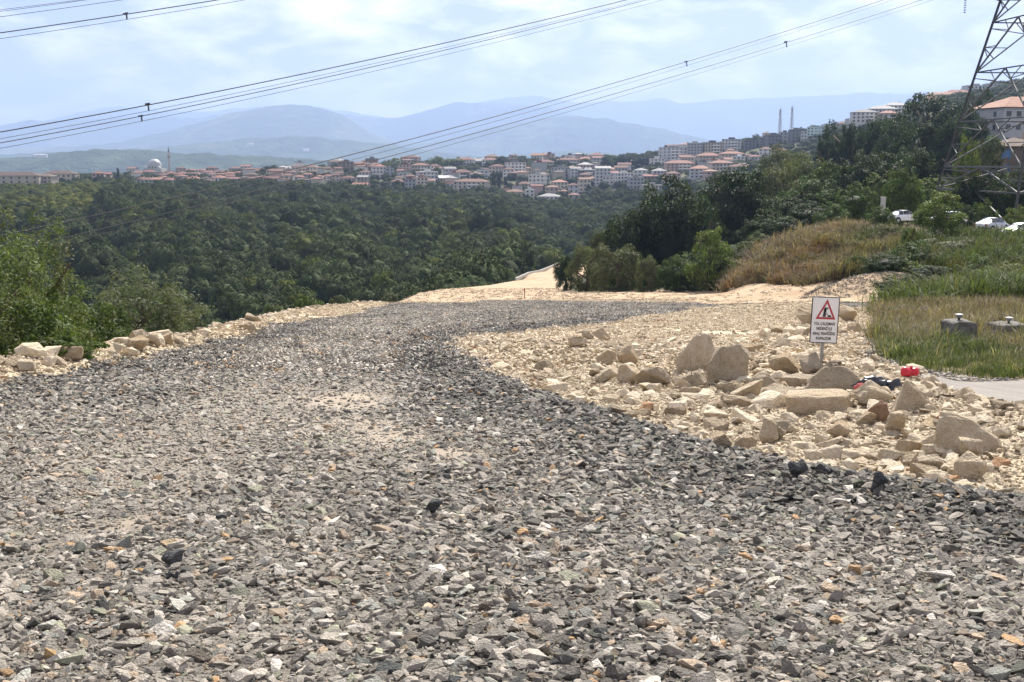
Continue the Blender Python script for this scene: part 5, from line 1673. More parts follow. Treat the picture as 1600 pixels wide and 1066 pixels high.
# white sheds far on the hills
for px, row, w, Y, nm in ((72, 244, 20, 4100, 'white shed on the wooded hill behind the left houses'), (397, 227, 10, 7700, 'small white shed on the pale rolling hill, left one'), (482, 236, 9, 7600, 'small white shed on the pale rolling hill, right one')):
    o = house(px, row - 3, row, w, 'white', 'white', 'gable', Y=Y, rz=0.0, wins=False, name='shed', label=nm, depth=12)
# the red-roofed block and the brown house at the right edge
KB = MB().box(-0.5, 0.5, -0.06, 0.06, -0.5, 0.5).mesh('window', M['bluefoil'])
house(1592, 150, 292, 116, 'pale grey', 'orange', 'hip', Y=330, rz=0.22, storeys=6, depth=16, balcony=True, name='apartment_block', label='pale apartment block with orange tiled roof and balconies behind the pylon')
house(1590, 216, 300, 84, 'brown', 'brown', 'hip', Y=205, rz=-0.2, storeys=3, depth=9, name='brown_house', label='brown house with dark eaves and blue windows behind the pylon', winmat=KB, wscale=1.1)

# labels that tell the houses apart
def place_word(px):
    for lim, w in ((130, 'at far left of skyline'), (200, 'left of the mosque'), (300, 'below the mosque'), (400, 'just right of the mosque'), (500, 'where wires meet the roofs'),
                   (560, 'right of the dense quarter'), (640, 'under the lower power lines'), (720, 'left of the cypresses'), (800, 'beside the dark cypresses'), (870, 'in the town centre'),
                   (950, 'right of the town centre'), (1030, 'left of long hillside blocks'), (1120, 'among the long hillside blocks'), (1200, 'below the dark skyline blocks'), (1300, 'beside the two masts'), (1420, 'on the upper hillside'), (1700, 'on the hilltop by the pylon')):
        if px < lim:
            return w
    return 'on the hill'
NUMW = ['one', 'two', 'three', 'four', 'five', 'six', 'seven', 'eight']
ORD = ['first', 'second', 'third', 'fourth', 'fifth', 'sixth', 'seventh', 'eighth', 'ninth', 'tenth', 'eleventh', 'twelfth']
bykey = {}
for h_ in HOUSES:
    o, px, wall, roof, rt_, ns, lab = h_
    if lab:
        tag(o, lab, 'building' if 'shed' not in lab else 'shed')
        continue
    key = f"{wall} {NUMW[min(ns, 8) - 1]}-storey house, {roof} {rt_} roof, {place_word(px)}"
    bykey.setdefault(key, []).append((px, o))
for key, lst in bykey.items():
    lst.sort(key=lambda q: q[0])
    for i, (px, o) in enumerate(lst):
        tag(o, key if len(lst) == 1 else f"{key}, {ORD[min(i, 11)]} from left", 'house', 'houses of the town on the ridge')

# mosque: dome on a drum on a square hall, half domes, minaret
M['lead'] = simple('lead_dome', (0.36, 0.365, 0.37), 0.45, 0.12, 0.6, spec=0.5)
M['stonew'] = simple('pale_stone', (0.42, 0.41, 0.385), 0.85, 0.1, 0.5)
def lathe(b, prof, n=24):
    o = len(b.v)
    for r_, z in prof:
        for k in range(n):
            a = 2 * math.pi * k / n
            b.v.append((r_ * math.cos(a), r_ * math.sin(a), z))
    for i in range(len(prof) - 1):
        for k in range(n):
            k2 = (k + 1) % n
            b.f.append((o + i * n + k, o + i * n + k2, o + (i + 1) * n + k2, o + (i + 1) * n + k))
    return b
Ym = 1140
zb = float(zat(276, Ym)); Xm = (248 - 800) / F * Ym
mo = empty('mosque', (Xm, Ym, zb))
ppm = Ym / F
rd = 10.5 * ppm
z0 = float(zat(259.5, Ym)) - zb; zt = float(zat(248.5, Ym)) - zb
MB().box(-rd * 1.35, rd * 1.35, -rd * 1.3, rd * 1.3, -8, z0 - 2.6).build('hall', M['stonew'], mo)
lathe(MB(), [(rd * 1.1, z0 - 2.6), (rd * 1.1, z0), (rd * 1.0, z0 + 0.05)]).build('drum', M['stonew'], mo)
dm = lathe(MB(), [(rd * 1.02 * math.cos(a), z0 + (zt - z0) * math.sin(a)) for a in np.linspace(0, 1.5707, 10)]).build('dome', M['lead'], mo, True)
MB().tube([(0, 0, zt - z0 - 0.2 + z0), (0, 0, zt + 2.0)], [0.25, 0.05], 6).build('finial', M['lead'], dm)
for k in range(16):
    a = 2 * math.pi * k / 16
    link('window', WIN, mo, (rd * 1.1 * math.cos(a), rd * 1.1 * math.sin(a), z0 - 1.3), (0, 0, a + R(90)), (1.1, 1, 1.5))
for sx in (-1, 1):
    lathe(MB(), [(rd * 0.34 * math.cos(a), rd * 0.34 * math.sin(a)) for a in np.linspace(0, 1.57, 6)], 14).build('small_dome', M['lead'], mo, True, loc=(sx * rd * 0.95, -rd * 0.95, z0 - 2.6))
tag(mo, 'white domed mosque standing above the red roofs at the left', 'mosque')
mi = empty('minaret', ((270.5 - 800) / F * Ym, Ym, zb))
h1 = float(zat(244.5, Ym)) - zb; h2 = float(zat(240, Ym)) - zb; h3 = float(zat(229, Ym)) - zb
lathe(MB(), [(1.45, -8), (1.3, h1 * 0.3), (1.15, h1)], 12).build('shaft', M['stonew'], mi)
lathe(MB(), [(1.15, h1 - 1.2), (2.0, h1), (2.0, h1 + 1.1), (1.85, h1 + 1.1), (1.0, h1 + 0.2)], 12).build('balcony', M['stonew'], mi)
lathe(MB(), [(0.95, h1), (0.9, h2 + 1.5)], 12).build('upper_shaft', M['stonew'], mi)
lathe(MB(), [(1.05, h2 + 1.5), (0.5, (h2 + h3) / 2 + 1), (0.04, h3)], 12).build('spire', simple('dark_lead', (0.16, 0.17, 0.18), 0.5), mi)
tag(mi, 'slender white minaret with a dark pointed spire beside the mosque dome', 'minaret')

# two lattice masts
M['mast'] = simple('mast_steel', (0.36, 0.35, 0.35), 0.6, 0.1, 1.0, metal=0.3)
for px, top_, bot, lab in ((1211.5, 171, 214, 'left lattice radio mast behind the dark flat-roofed blocks'), (1229.5, 167.5, 212, 'right lattice radio mast with antennas near its top')):
    Y = 1180.0; X = (px - 800) / F * Y
    z0 = float(zat(bot, Y)); hh = float(zat(top_, Y)) - z0
    o = empty('radio_mast', (X, Y, z0), 0.4)
    bw, tw = 1.5, 0.5
    for sx in (-1, 1):
        for sy in (-1, 1):
            MB().bar((sx * bw, sy * bw, -3), (sx * tw, sy * tw, hh), 0.32).build('leg', M['mast'], o)
    for k in range(12):
        a, c_ = k / 12, (k + 1) / 12
        wa, wb = bw + (tw - bw) * a, bw + (tw - bw) * c_
        b = MB()
        for s in (-1, 1):
            b.bar((-wa, s * wa, hh * a), (wb, s * wb, hh * c_), 0.2); b.bar((s * wa, wa, hh * a), (s * wb, -wb, hh * c_), 0.2)
        b.build('brace', M['mast'], o)
    for k, zf in enumerate((0.72, 0.84, 0.93)):
        MB().box(-1.3, -0.7, -0.3, 0.3, hh * zf - 1.0, hh * zf + 1.0).build('antenna', M['white'], o)
    MB().tube([(0, 0, hh), (0, 0, hh + 3)], 0.12, 5).build('tip', M['mast'], o)
    MB().bar((-1.3, 0, hh), (1.3, 0, hh), 0.25).build('cross_bar', M['mast'], o)
    tag(o, lab, 'mast')

# cypresses in the town
for i, (px, top_, w) in enumerate(((771, 268, 11), (780, 272, 12), (790, 276, 10), (803, 288, 9))):
    tree(px, 985, top_, w, 'conifer', ['tallest dark cypress in front of the town houses', 'dark cypress just right of the tallest one', 'third dark cypress of the row in the town', 'small dark cypress below the white block'][i], name='cypress', foot=303, tcol=(1, 1, 1))
tree(191, 930, 262, 9, 'conifer', 'lone dark cypress left of the mosque', name='cypress', foot=283, tcol=(1, 1, 1))
for i, (px, top_, w, ft) in enumerate(((972, 239, 26, 262), (1000, 238, 30, 262), (1022, 236, 34, 264), (945, 243, 16, 262), (560, 286, 16, 300), (785, 243, 24, 258), (690, 243, 34, 262), (620, 246, 26, 262), (715, 246, 24, 260))):
    tree(px, 1190 if ft < 280 else 900, top_, w, 'dark' if i < 4 or i == 5 else 'light', ['round dark tree on the town skyline', 'round tree right of the round skyline tree', 'broad dark tree left of the long pale block', 'small dark tree right of the stepped white house',
         'yellow-green tree at the forest edge below the town', 'dark tree on the skyline right of the cypresses', 'wide green tree on the skyline above the gardens', 'light green tree under the lower power lines', 'green tree right of the wide skyline tree'][i], foot=ft)

# ================================================================== PYLON
M['steel'] = simple('galvanised_steel', (0.11, 0.11, 0.107), 0.5, 0.15, 1.5, metal=0.35)
M['steeld'] = simple('dark_steel', (0.06, 0.06, 0.059), 0.6, 0.15, 1.5, metal=0.3)
Yp = 150.0
pc = xat(1650, 257, Yp)
pz0 = float(zat(350, Yp))
rr = 170 * Yp / F
def lvl(row):
    return float(zat(row, Yp)) - pz0
zref, apex = lvl(257), lvl(-400)
def corner(k, z):
    a = R(40)
    s = rr * (apex - z) / (apex - zref)
    c_, s_ = math.cos(a), math.sin(a)
    q = [(-c_, s_), (-s_, -c_), (c_, -s_), (s_, c_)][k % 4]
    return Vector((q[0] * s, q[1] * s, z))
py = empty('power_pylon', (pc, Yp + 0.0, pz0))
levels = [lvl(r_) for r_ in (350, 298, 261, 187, 107, 27, -45, -110, -165, -210, -250)]
ztop = levels[-1]
for k in range(4):
    MB().bar(corner(k, -4), corner(k, ztop), 0.26).build('leg', M['steeld'], py)
def member(a, b, w, name='brace', mt='steel'):
    MB().bar(a, b, w).build(name, M[mt], py)
for k in range(4):
    for i in range(len(levels) - 1):
        za, zb_ = levels[i], levels[i + 1]
        a0, a1 = corner(k, za), corner(k + 1, za)
        b0, b1 = corner(k, zb_), corner(k + 1, zb_)
        mid = (b0 + b1) / 2
        member(b0, b1, 0.15 if i > 1 else 0.19, 'girt', 'steeld' if i > 2 else 'steel')  # upper girts coloured darker to imitate steel backlit by the sky
        member(a0, mid, 0.17); member(a1, mid, 0.17)
        if 0 < i < 6:
            for ca, cb in ((a0, b0), (a1, b1)):
                p1 = ca.lerp(cb, 0.5); d1 = (a0 if ca is a0 else a1).lerp(mid, 0.5)
                member(p1, d1, 0.10)
                d2 = (a0 if ca is a0 else a1).lerp(mid, 0.78)
                member(cb.lerp(ca, 0.12), d2, 0.10)
                member(p1, (a0 if ca is a0 else a1).lerp(mid, 0.28), 0.10)
                member(b0.lerp(mid, 0.5) if ca is a0 else b1.lerp(mid, 0.5), d2, 0.09)
# cross arms above the frame
ARMS = []
for zr, half in ((-8, 11.0), (-95, 12.5), (-185, 10.0)):
    z = lvl(zr)
    s = (apex - z) / (apex - zref) * rr
    for sd_ in (-1, 1):
        tip = Vector((sd_ * half * 0.85 + sd_ * s * 0.6, -sd_ * 0.0 - half * 0.3, z))
        arm = MB()
        for q in range(4):
            c0 = corner(q, z)
            if c0.x * sd_ > 0:
                arm.bar(c0, tip, 0.16); arm.bar(corner(q, z + 3.0), tip, 0.14)
        arm.build('cross_arm', M['steeld'], py)
        ins = MB()
        for j in range(9):
            ins.tube([tip + Vector((0, 0, -0.3 - j * 0.28)), tip + Vector((0, 0, -0.42 - j * 0.28))], [0.17, 0.05], 8)
        ins.build('insulator', M['glass'], py)
tag(py, 'tall steel lattice power pylon at the right edge', 'pylon')

# ================================================================== OVERHEAD LINES
M['wire'] = simple('conductor', (0.09, 0.09, 0.092), 0.5, 0.1, 1.0, metal=0.4)
def wire(pts, rad, label, group):
    """pts: three photo points on the conductor; depth shortens from the pylon towards the left tower"""
    P = np.array(pts, float)
    co = np.polyfit(P[:, 0], P[:, 1], 2)
    xs = np.linspace(-420, 1560, 60)
    path = []
    for x in xs:
        Y = 76 + (x / 1600.0) * 54
        row = np.polyval(co, x)
        path.append((xat(x, row, Y), Y, float(zat(row, Y))))
    o = MB().tube(path, rad, 5).build('power_cable', M['wire'], None, True)
    tag(o, label, 'cable', group)
    return o
GA, GB, GC = 'topmost power cables', 'middle power cables', 'lowest power cables'
wire([(0, 15.5), (125, 0), (-300, 47)], 0.016, 'uppermost power cable across the top left corner', GA)
wire([(0, 18), (135, 0), (-300, 50)], 0.016, 'second power cable just under the uppermost one', GA)
wire([(0, 26.5), (190, 0), (-300, 63)], 0.018, 'third power cable at the top left corner', GA)
wire([(0, 51.5), (340, 0), (170, 26.5)], 0.036, 'thick upper cable of the lower pair at the top left', GA)
wire([(0, 60.5), (382, 0), (195, 31)], 0.018, 'thin lower cable of the lower pair at the top left', GA)
wire([(0, 206.5), (500, 110), (978, 0)], 0.040, 'thick top cable of the middle bundle', GB)
wire([(0, 217), (500, 118), (1003, 0)], 0.017, 'thin cable second from the top in the middle bundle', GB)
wire([(0, 223.5), (500, 123), (1010, 0)], 0.030, 'dark cable third from the top in the middle bundle', GB)
wire([(0, 232), (500, 130.5), (1036, 0)], 0.017, 'thin bottom cable of the middle bundle', GB)
wire([(500, 254), (1000, 118), (1380, 0)], 0.034, 'thick top cable of the lowest bundle', GC)
wire([(500, 263), (1000, 124.5), (1395, 0)], 0.018, 'thin cable second from the top in the lowest bundle', GC)
wire([(500, 273), (1000, 135), (1440, 0)], 0.030, 'cable third from the top in the lowest bundle', GC)
wire([(500, 281), (1000, 142), (1458, 0)], 0.018, 'thin bottom cable of the lowest bundle', GC)
for px, ra, rb, lab in ((197.5, 22, 30, 'spacer clamp on the top left cables'), (231.5, 163, 173, 'spacer clamp on the upper pair of the middle bundle'), (221, 182, 190, 'spacer clamp on the lower pair of the middle bundle'),
                        (1072.5, 97, 104, 'spacer clamp on the upper pair of the lowest bundle'), (1228.5, 66, 74, 'spacer clamp on the lower pair of the lowest bundle')):
    Y = 76 + px / 1600.0 * 54
    a = Vector((xat(px, ra, Y), Y, float(zat(ra, Y)))); b_ = Vector((xat(px + 1, rb, Y), Y, float(zat(rb, Y))))
    o = empty('cable_spacer', a)
    MB().bar((0, 0, 0), b_ - a, 0.09).build('spacer_bar', M['wire'], o)
    MB().bar((-0.22, 0, 0), (0.12, 0, 0.06), 0.11).build('clamp', M['wire'], o)
    tag(o, lab, 'spacer')

# ================================================================== CARS
M['carpaint'], n_, l_, p_ = mat('white_car_paint', (0.78, 0.79, 0.80), 0.25, 0.5)
p_.inputs['Coat Weight'].default_value = 0.6
M['silver'], n_, l_, p_ = mat('silver_car_paint', (0.56, 0.57, 0.59), 0.3, 0.5, 0.35)
p_.inputs['Coat Weight'].default_value = 0.5
M['carglass'], *_ = mat('car_glass', (0.02, 0.025, 0.03), 0.06, 0.6)
M['tyre'], *_ = mat('tyre_rubber', (0.02, 0.02, 0.02), 0.85, 0.2)
M['rim'], *_ = mat('alloy', (0.45, 0.45, 0.46), 0.35, 0.5, 0.8)
M['lampred'], *_ = mat('tail_lamp', (0.30, 0.02, 0.02), 0.2, 0.5)
M['lampclear'], *_ = mat('head_lamp', (0.55, 0.57, 0.6), 0.1, 0.6)
M['black'] = simple('black_plastic', (0.02, 0.02, 0.022), 0.5, 0.2, 4.0)
M['lime_decal'], *_ = mat('lime_decal', (0.28, 0.55, 0.05), 0.4, 0.4)

def car(px, row, Y, rz, kind, paint, label, decal=False):
    X = (px - 800.0) / F * Y
    z = float(zat(row, Y))
    o = empty('parked_car', (X, Y, z), rz)
    W = 0.86
    if kind == 'sedan':
        L = 4.45
        st = [(-2.22, 0.42, 0.60, 0.60, 0.80), (-2.12, 0.30, 0.92, 0.92, 0.92), (-1.55, 0.25, 0.98, 0.98, 0.97), (-1.25, 0.24, 0.97, 1.06, 1.0), (-0.55, 0.22, 0.95, 1.42, 1.0), (0.30, 0.22, 0.94, 1.43, 1.0),
              (0.62, 0.22, 0.93, 1.30, 1.0), (1.10, 0.23, 0.90, 0.93, 1.0), (1.75, 0.26, 0.80, 0.80, 0.97), (2.12, 0.30, 0.68, 0.68, 0.88), (2.22, 0.38, 0.55, 0.55, 0.78)]
        wh = (-1.32, 1.32); cab = (3, 7)
    else:
        L = 3.95
        st = [(-1.95, 0.42, 0.85, 0.85, 0.84), (-1.86, 0.30, 0.98, 1.02, 0.94), (-1.55, 0.25, 0.99, 1.38, 0.98), (-0.9, 0.23, 0.97, 1.48, 1.0), (0.0, 0.22, 0.95, 1.49, 1.0), (0.45, 0.22, 0.94, 1.36, 1.0),
              (1.05, 0.23, 0.92, 0.97, 1.0), (1.5, 0.26, 0.82, 0.82, 0.97), (1.85, 0.30, 0.66, 0.66, 0.88), (1.97, 0.38, 0.52, 0.52, 0.76)]
        wh = (-1.22, 1.22); cab = (1, 6)
    b = MB()
    rings = []
    for x, zs, zbelt, zroof, ws in st:
        w = W * ws
        tum = 0.70 if zroof > zbelt + 0.05 else 0.80
        pts = [(-w * 0.92, zs), (-w, zs + 0.18), (-w, zs + (zbelt - zs) * 0.65), (-w * 0.96, zbelt), (-w * tum, max(zroof, zbelt + 0.015)), (-w * tum * 0.5, max(zroof, zbelt) + 0.035),
               (w * tum * 0.5, max(zroof, zbelt) + 0.035), (w * tum, max(zroof, zbelt + 0.015)), (w * 0.96, zbelt), (w, zs + (zbelt - zs) * 0.65), (w, zs + 0.18), (w * 0.92, zs)]
        rings.append([(x, q[0], q[1]) for q in pts])
        b.v += [(x, q[0], q[1]) for q in pts]
    m_ = 12
    for i in range(len(st) - 1):
        for k in range(m_):
            k2 = (k + 1) % m_
            b.f.append((i * m_ + k, (i + 1) * m_ + k, (i + 1) * m_ + k2, i * m_ + k2))
    b.f.append(tuple(range(m_))); b.f.append(tuple((len(st) - 1) * m_ + k for k in range(m_))[::-1])
    body = b.build('body', M[paint], o)
    bv = body.modifiers.new('soft', 'SUBSURF'); bv.levels = 1; bv.render_levels = 1
    # glass
    def pane(name, quad, out):
        c_ = sum((Vector(q) for q in quad), Vector()) / 4
        v = [c_ + (Vector(q) - c_) * 0.90 + Vector(out) * 0.012 for q in quad]
        v2 = [p - Vector(out) * 0.05 for p in v]
        MB().add(v + v2, [(0, 1, 2, 3), (7, 6, 5, 4), (0, 4, 5, 1), (1, 5, 6, 2), (2, 6, 7, 3), (3, 7, 4, 0)]).build(name, M['carglass'], o)
    c0, c1 = cab
    for s, ka, kb in ((-1, 3, 4), (1, 8, 7)):
        for i in range(c0, c1):
            q = [rings[i][ka], rings[i + 1][ka], rings[i + 1][kb], rings[i][kb]]
            if max(rings[i][kb][2] - rings[i][ka][2], rings[i + 1][kb][2] - rings[i + 1][ka][2]) > 0.15:
                pane('side_window', q, (0, s * 1.0, 0.25))
    if kind == 'sedan':
        pane('rear_window', [rings[3][4], rings[3][7], rings[4][7], rings[4][4]], (-0.5, 0, 0.8))
        pane('windscreen', [rings[6][4], rings[6][7], rings[7][7], rings[7][4]], (0.5, 0, 0.8))
    else:
        pane('rear_window', [rings[1][4], rings[1][7], rings[2][7], rings[2][4]], (-0.8, 0, 0.5))
        pane('windscreen', [rings[5][4], rings[5][7], rings[6][7], rings[6][4]], (0.5, 0, 0.8))
    for wx in wh:
        for s in (-1, 1):
            t = MB().tube([(wx, s * (W - 0.19), 0.31), (wx, s * (W + 0.02), 0.31)], 0.31, 18).build('wheel', M['tyre'], o)
            MB().tube([(wx, s * (W + 0.0), 0.31), (wx, s * (W + 0.035), 0.31)], [0.205, 0.19], 14).build('rim', M['rim'], t)
            ar = MB().tube([(wx, s * (W - 0.1), 0.33), (wx, s * (W + 0.008), 0.33)], 0.37, 18).build('wheel_arch', M['black'], o)
    x0, x1 = st[0][0], st[-1][0]
    for s in (-1, 1):
        MB().box(x1 - 0.34, x1 - 0.12, s * 0.62 - 0.15, s * 0.62 + 0.15, 0.58, 0.70).build('headlight', M['lampclear'], o)
        MB().box(x0 + 0.0, x0 + 0.1, s * 0.64 - 0.13, s * 0.64 + 0.13, 0.68, 0.86).build('tail_light', M['lampred'], o)
        MB().box(0.62, 0.80, s * (W + 0.10) - 0.08, s * (W + 0.10) + 0.08, 0.93, 1.07).build('wing_mirror', M[paint], o)
        MB().box(-0.15, 0.05, s * (W + 0.01) - 0.012, s * (W + 0.01) + 0.012, 0.80, 0.83).build('door_handle', M['black'], o)
    MB().box(x1 - 0.1, x1 + 0.02, -0.5, 0.5, 0.34, 0.48).build('grille', M['black'], o)
    MB().box(x0 - 0.02, x0 + 0.08, -0.26, 0.26, 0.60, 0.71).build('number_plate', M['white'], o)
    MB().box(x0 - 0.03, x0 + 0.15, -0.72, 0.72, 0.36, 0.50).build('bumper', M['black'], o)
    if decal:
        MB().box(-0.7, 0.9, -W - 0.012, -W + 0.02, 0.56, 0.66).build('side_decal', M['lime_decal'], o)
        MB().box(-0.7, 0.9, W - 0.02, W + 0.012, 0.56, 0.66).build('side_decal', M['lime_decal'], o)
        MB().box(0.98, 1.5, -0.5, 0.5, 0.93, 0.95).build('hood_decal', M['lime_decal'], o, rot=(0, R(10), 0), loc=(0.15, 0, 0.2))
    tag(o, label, 'car')
    return o

car(1547, 361.5, 119.0, R(38), 'sedan', 'silver', 'silver-white sedan parked on the terrace with its tail towards us')
car(1590, 371.5, 113.5, R(205), 'hatch', 'carpaint', 'white hatchback with lime green decals at the right edge', True)
car(1477, 352, 124.0, R(180), 'hatch', 'carpaint', 'white car mostly hidden behind the bright young tree')
car(1408, 348, 131.0, R(20), 'sedan', 'carpaint', 'white sedan in the shade behind the tree with visible trunk')
car(20, 296, 890.0, R(10), 'sedan', 'carpaint', 'tiny white car parked below the far left building')

# ================================================================== SIGN
Ys = plane_Y(1290, 574)
Xs = (1291 - 800.0) / F * Ys
ks = Ys / F
sg = empty('road_work_sign', (Xs, Ys, Hs(Xs, Ys)), R(-3))
sg.rotation_euler = (0, R(1.6), R(-4))
zb = float(zat(535, Ys)) - Hs(Xs, Ys); zt_ = float(zat(465, Ys)) - Hs(Xs, Ys)
pw = 40.5 * ks
M['signwhite'] = simple('sign_white', (0.70, 0.70, 0.70), 0.45, 0.04, 3.0)
M['signred'], *_ = mat('sign_red', (0.36, 0.02, 0.035), 0.45, 0.4)
M['signblack'], *_ = mat('sign_black', (0.012, 0.012, 0.014), 0.5, 0.3)
M['galv'] = simple('galvanised', (0.30, 0.30, 0.30), 0.5, 0.2, 8.0, metal=0.5)
MB().box(-0.024, 0.024, 0.012, 0.06, -0.4, zt_ - 0.05).build('post', M['galv'], sg)
pn = MB().box(-pw / 2, pw / 2, -0.01, 0.01, zb, zt_).build('panel', M['signwhite'], sg)
fr = MB(); e = 0.012
fr.box(-pw / 2 - e, pw / 2 + e, -0.016, 0.013, zt_, zt_ + e); fr.box(-pw / 2 - e, pw / 2 + e, -0.016, 0.013, zb - e, zb)
fr.box(-pw / 2 - e, -pw / 2, -0.016, 0.013, zb, zt_); fr.box(pw / 2, pw / 2 + e, -0.016, 0.013, zb, zt_)
fr.build('frame', M['signblack'], sg)
hp_ = zt_ - zb
def U(x, y):       # 0..1 panel coordinates (y down) -> local x, z
    return (-pw / 2 + x * pw, zt_ - y * hp_)
def flat(name, polys, m, y):
    b = MB()
    for p in polys:
        n = len(p)
        v = [(U(*q)[0], y, U(*q)[1]) for q in p] + [(U(*q)[0], y + 0.003, U(*q)[1]) for q in p]
        b.add(v, [tuple(range(n)), tuple(range(2 * n - 1, n - 1, -1))] + [(i, i + n, (i + 1) % n + n, (i + 1) % n) for i in range(n)])
    return b.build(name, m, pn)
A_, B_, C_ = (0.555, 0.035), (0.145, 0.48), (0.90, 0.48)
cx_, cy_ = (A_[0] + B_[0] + C_[0]) / 3, (A_[1] + B_[1] + C_[1]) / 3
inn = [(cx_ + (q[0] - cx_) * 0.72, cy_ + (q[1] - cy_) * 0.72) for q in (A_, B_, C_)]
flat('warning_triangle', [[A_, B_, inn[1], inn[0]], [B_, C_, inn[2], inn[1]], [C_, A_, inn[0], inn[2]]], M['signred'], -0.0145)
flat('worker_symbol', [
    [(0.47, 0.215), (0.53, 0.215), (0.545, 0.235), (0.52, 0.255), (0.47, 0.25)],               # head
    [(0.44, 0.24), (0.53, 0.25), (0.545, 0.30), (0.49, 0.35), (0.435, 0.335)],                  # torso bent forward
    [(0.54, 0.24), (0.62, 0.215), (0.61, 0.235), (0.55, 0.275)],                               # arm
    [(0.435, 0.33), (0.485, 0.345), (0.455, 0.43), (0.41, 0.43)],                              # rear leg
    [(0.48, 0.34), (0.53, 0.36), (0.52, 0.43), (0.475, 0.43)],                                 # front leg
    [(0.505, 0.335), (0.52, 0.325), (0.66, 0.41), (0.65, 0.42)],                               # shovel
    [(0.58, 0.43), (0.655, 0.385), (0.70, 0.39), (0.755, 0.43)],                               # heap
], M['signblack'], -0.0145)
for i, (txt, y, wfrac) in enumerate((('YOL ÇALIŞMASI', 0.612, 0.80), ('NEDENİYLE', 0.722, 0.60), ('ARAÇ TRAFİĞİNE', 0.832, 0.86), ('KAPALIDIR', 0.94, 0.58))):
    cu = bpy.data.curves.new('lettering', 'FONT')
    cu.body = txt; cu.size = 0.1; cu.align_x = 'CENTER'; cu.extrude = 0.001; cu.resolution_u = 3; cu.offset = 0.0016
    to = bpy.data.objects.new('lettering_source', cu)
    COL.objects.link(to)
    bpy.context.view_layer.update()
    me = bpy.data.meshes.new_from_object(to.evaluated_get(bpy.context.evaluated_depsgraph_get()))
    bpy.data.objects.remove(to)
    co = np.array([v.co[:] for v in me.vertices])
    sx = wfrac * pw / (co[:, 0].max() - co[:, 0].min())
    hcap = 0.066 * hp_ / 0.073
    for v in me.vertices:
        v.co = (v.co.x * sx, v.co.y * hcap, v.co.z)
    me.materials.clear(); me.materials.append(M['signblack'])
    x_, z_ = U(0.5, y)
    link('lettering', me, pn, (x_, -0.0135, z_), (R(90), 0, 0))
tag(sg, 'white road work sign with red warning triangle on a post', 'sign')

# ================================================================== SMALL THINGS
def lump(name, seed, dims, m, parent=None, loc=(0, 0, 0), disp=0.25, sub=3, freq=1.8, smooth=True):
    bm = bmesh.new()
    bmesh.ops.create_icosphere(bm, subdivisions=sub, radius=0.5)
    for v in bm.verts:
        q = v.co * freq + Vector((seed * 1.7, seed * 0.3, seed))
        d = mnoise.noise(q) + 0.5 * abs(mnoise.noise(q * 2.6)) + 0.25 * mnoise.noise(q * 6)
        v.co *= 1 + d * disp
        v.co = Vector((v.co.x * dims[0], v.co.y * dims[1], max(-0.35, v.co.z) * dims[2]))
    me = bpy.data.meshes.new(name); bm.to_mesh(me); bm.free()
    me.materials.append(m)
    if smooth:
        me.polygons.foreach_set('use_smooth', np.ones(len(me.polygons), bool))
    return link(name, me, parent, loc)

M['redbag'], *_ = mat('red_plastic', (0.50, 0.012, 0.03), 0.3, 0.5)
M['blackbag'], *_ = mat('black_bag', (0.015, 0.017, 0.025), 0.22, 0.6)
Yr = plane_Y(1433, 593); Xr = (1433 - 800) / F * Yr; kr = Yr / F
o = empty('red_bag', (Xr, Yr, Hs(Xr, Yr) + 0.05))
lump('bag_body', 3, (17 * kr, 15 * kr, 17 * kr), M['redbag'], o, (-6 * kr, 0, 6 * kr), 0.3)
lump('bag_body', 5, (17 * kr, 15 * kr, 15 * kr), M['redbag'], o, (6 * kr, 0.02, 6 * kr), 0.3)
lump('knot', 9, (4 * kr, 4 * kr, 6 * kr), M['redbag'], o, (1 * kr, 0, 14 * kr), 0.4, 2)
tag(o, 'crumpled shiny red plastic bag at the edge of the grass', 'bag')
Yb = plane_Y(1390, 616); Xb = (1393 - 800) / F * Yb; kb = Yb / F
o = empty('black_bag', (Xb, Yb + 0.3, Hs(Xb, Yb + 0.3)))
lump('bag_sheet', 12, (64 * kb, 30 * kb, 30 * kb), M['blackbag'], o, (0, 0, 7 * kb), 0.55, 4, 3.4, False)
lump('bag_fold', 17, (26 * kb, 18 * kb, 30 * kb), M['blackbag'], o, (22 * kb, -0.1, 6 * kb), 0.6, 3, 3.8, False)
tag(o, 'torn black plastic bag between the boulders right of the sign', 'bag')
o = lump('red_rag', 21, (20 * kb, 12 * kb, 12 * kb), simple('faded_red_cloth', (0.42, 0.10, 0.09), 0.8, 0.2, 9.0), None, (Xb - 30 * kb, Yb + 0.2, Hs(Xb, Yb) + 6 * kb), 0.6, 3, 3.0, False)
tag(o, 'faded red rag beside the torn black plastic bag', 'rag')

M['oldconc'] = simple('old_concrete', (0.13, 0.125, 0.11), 0.9, 0.45, 4.0, bumps=0.5, bd=0.02)  # stained concrete, its base also darkened to imitate the block's shadow side
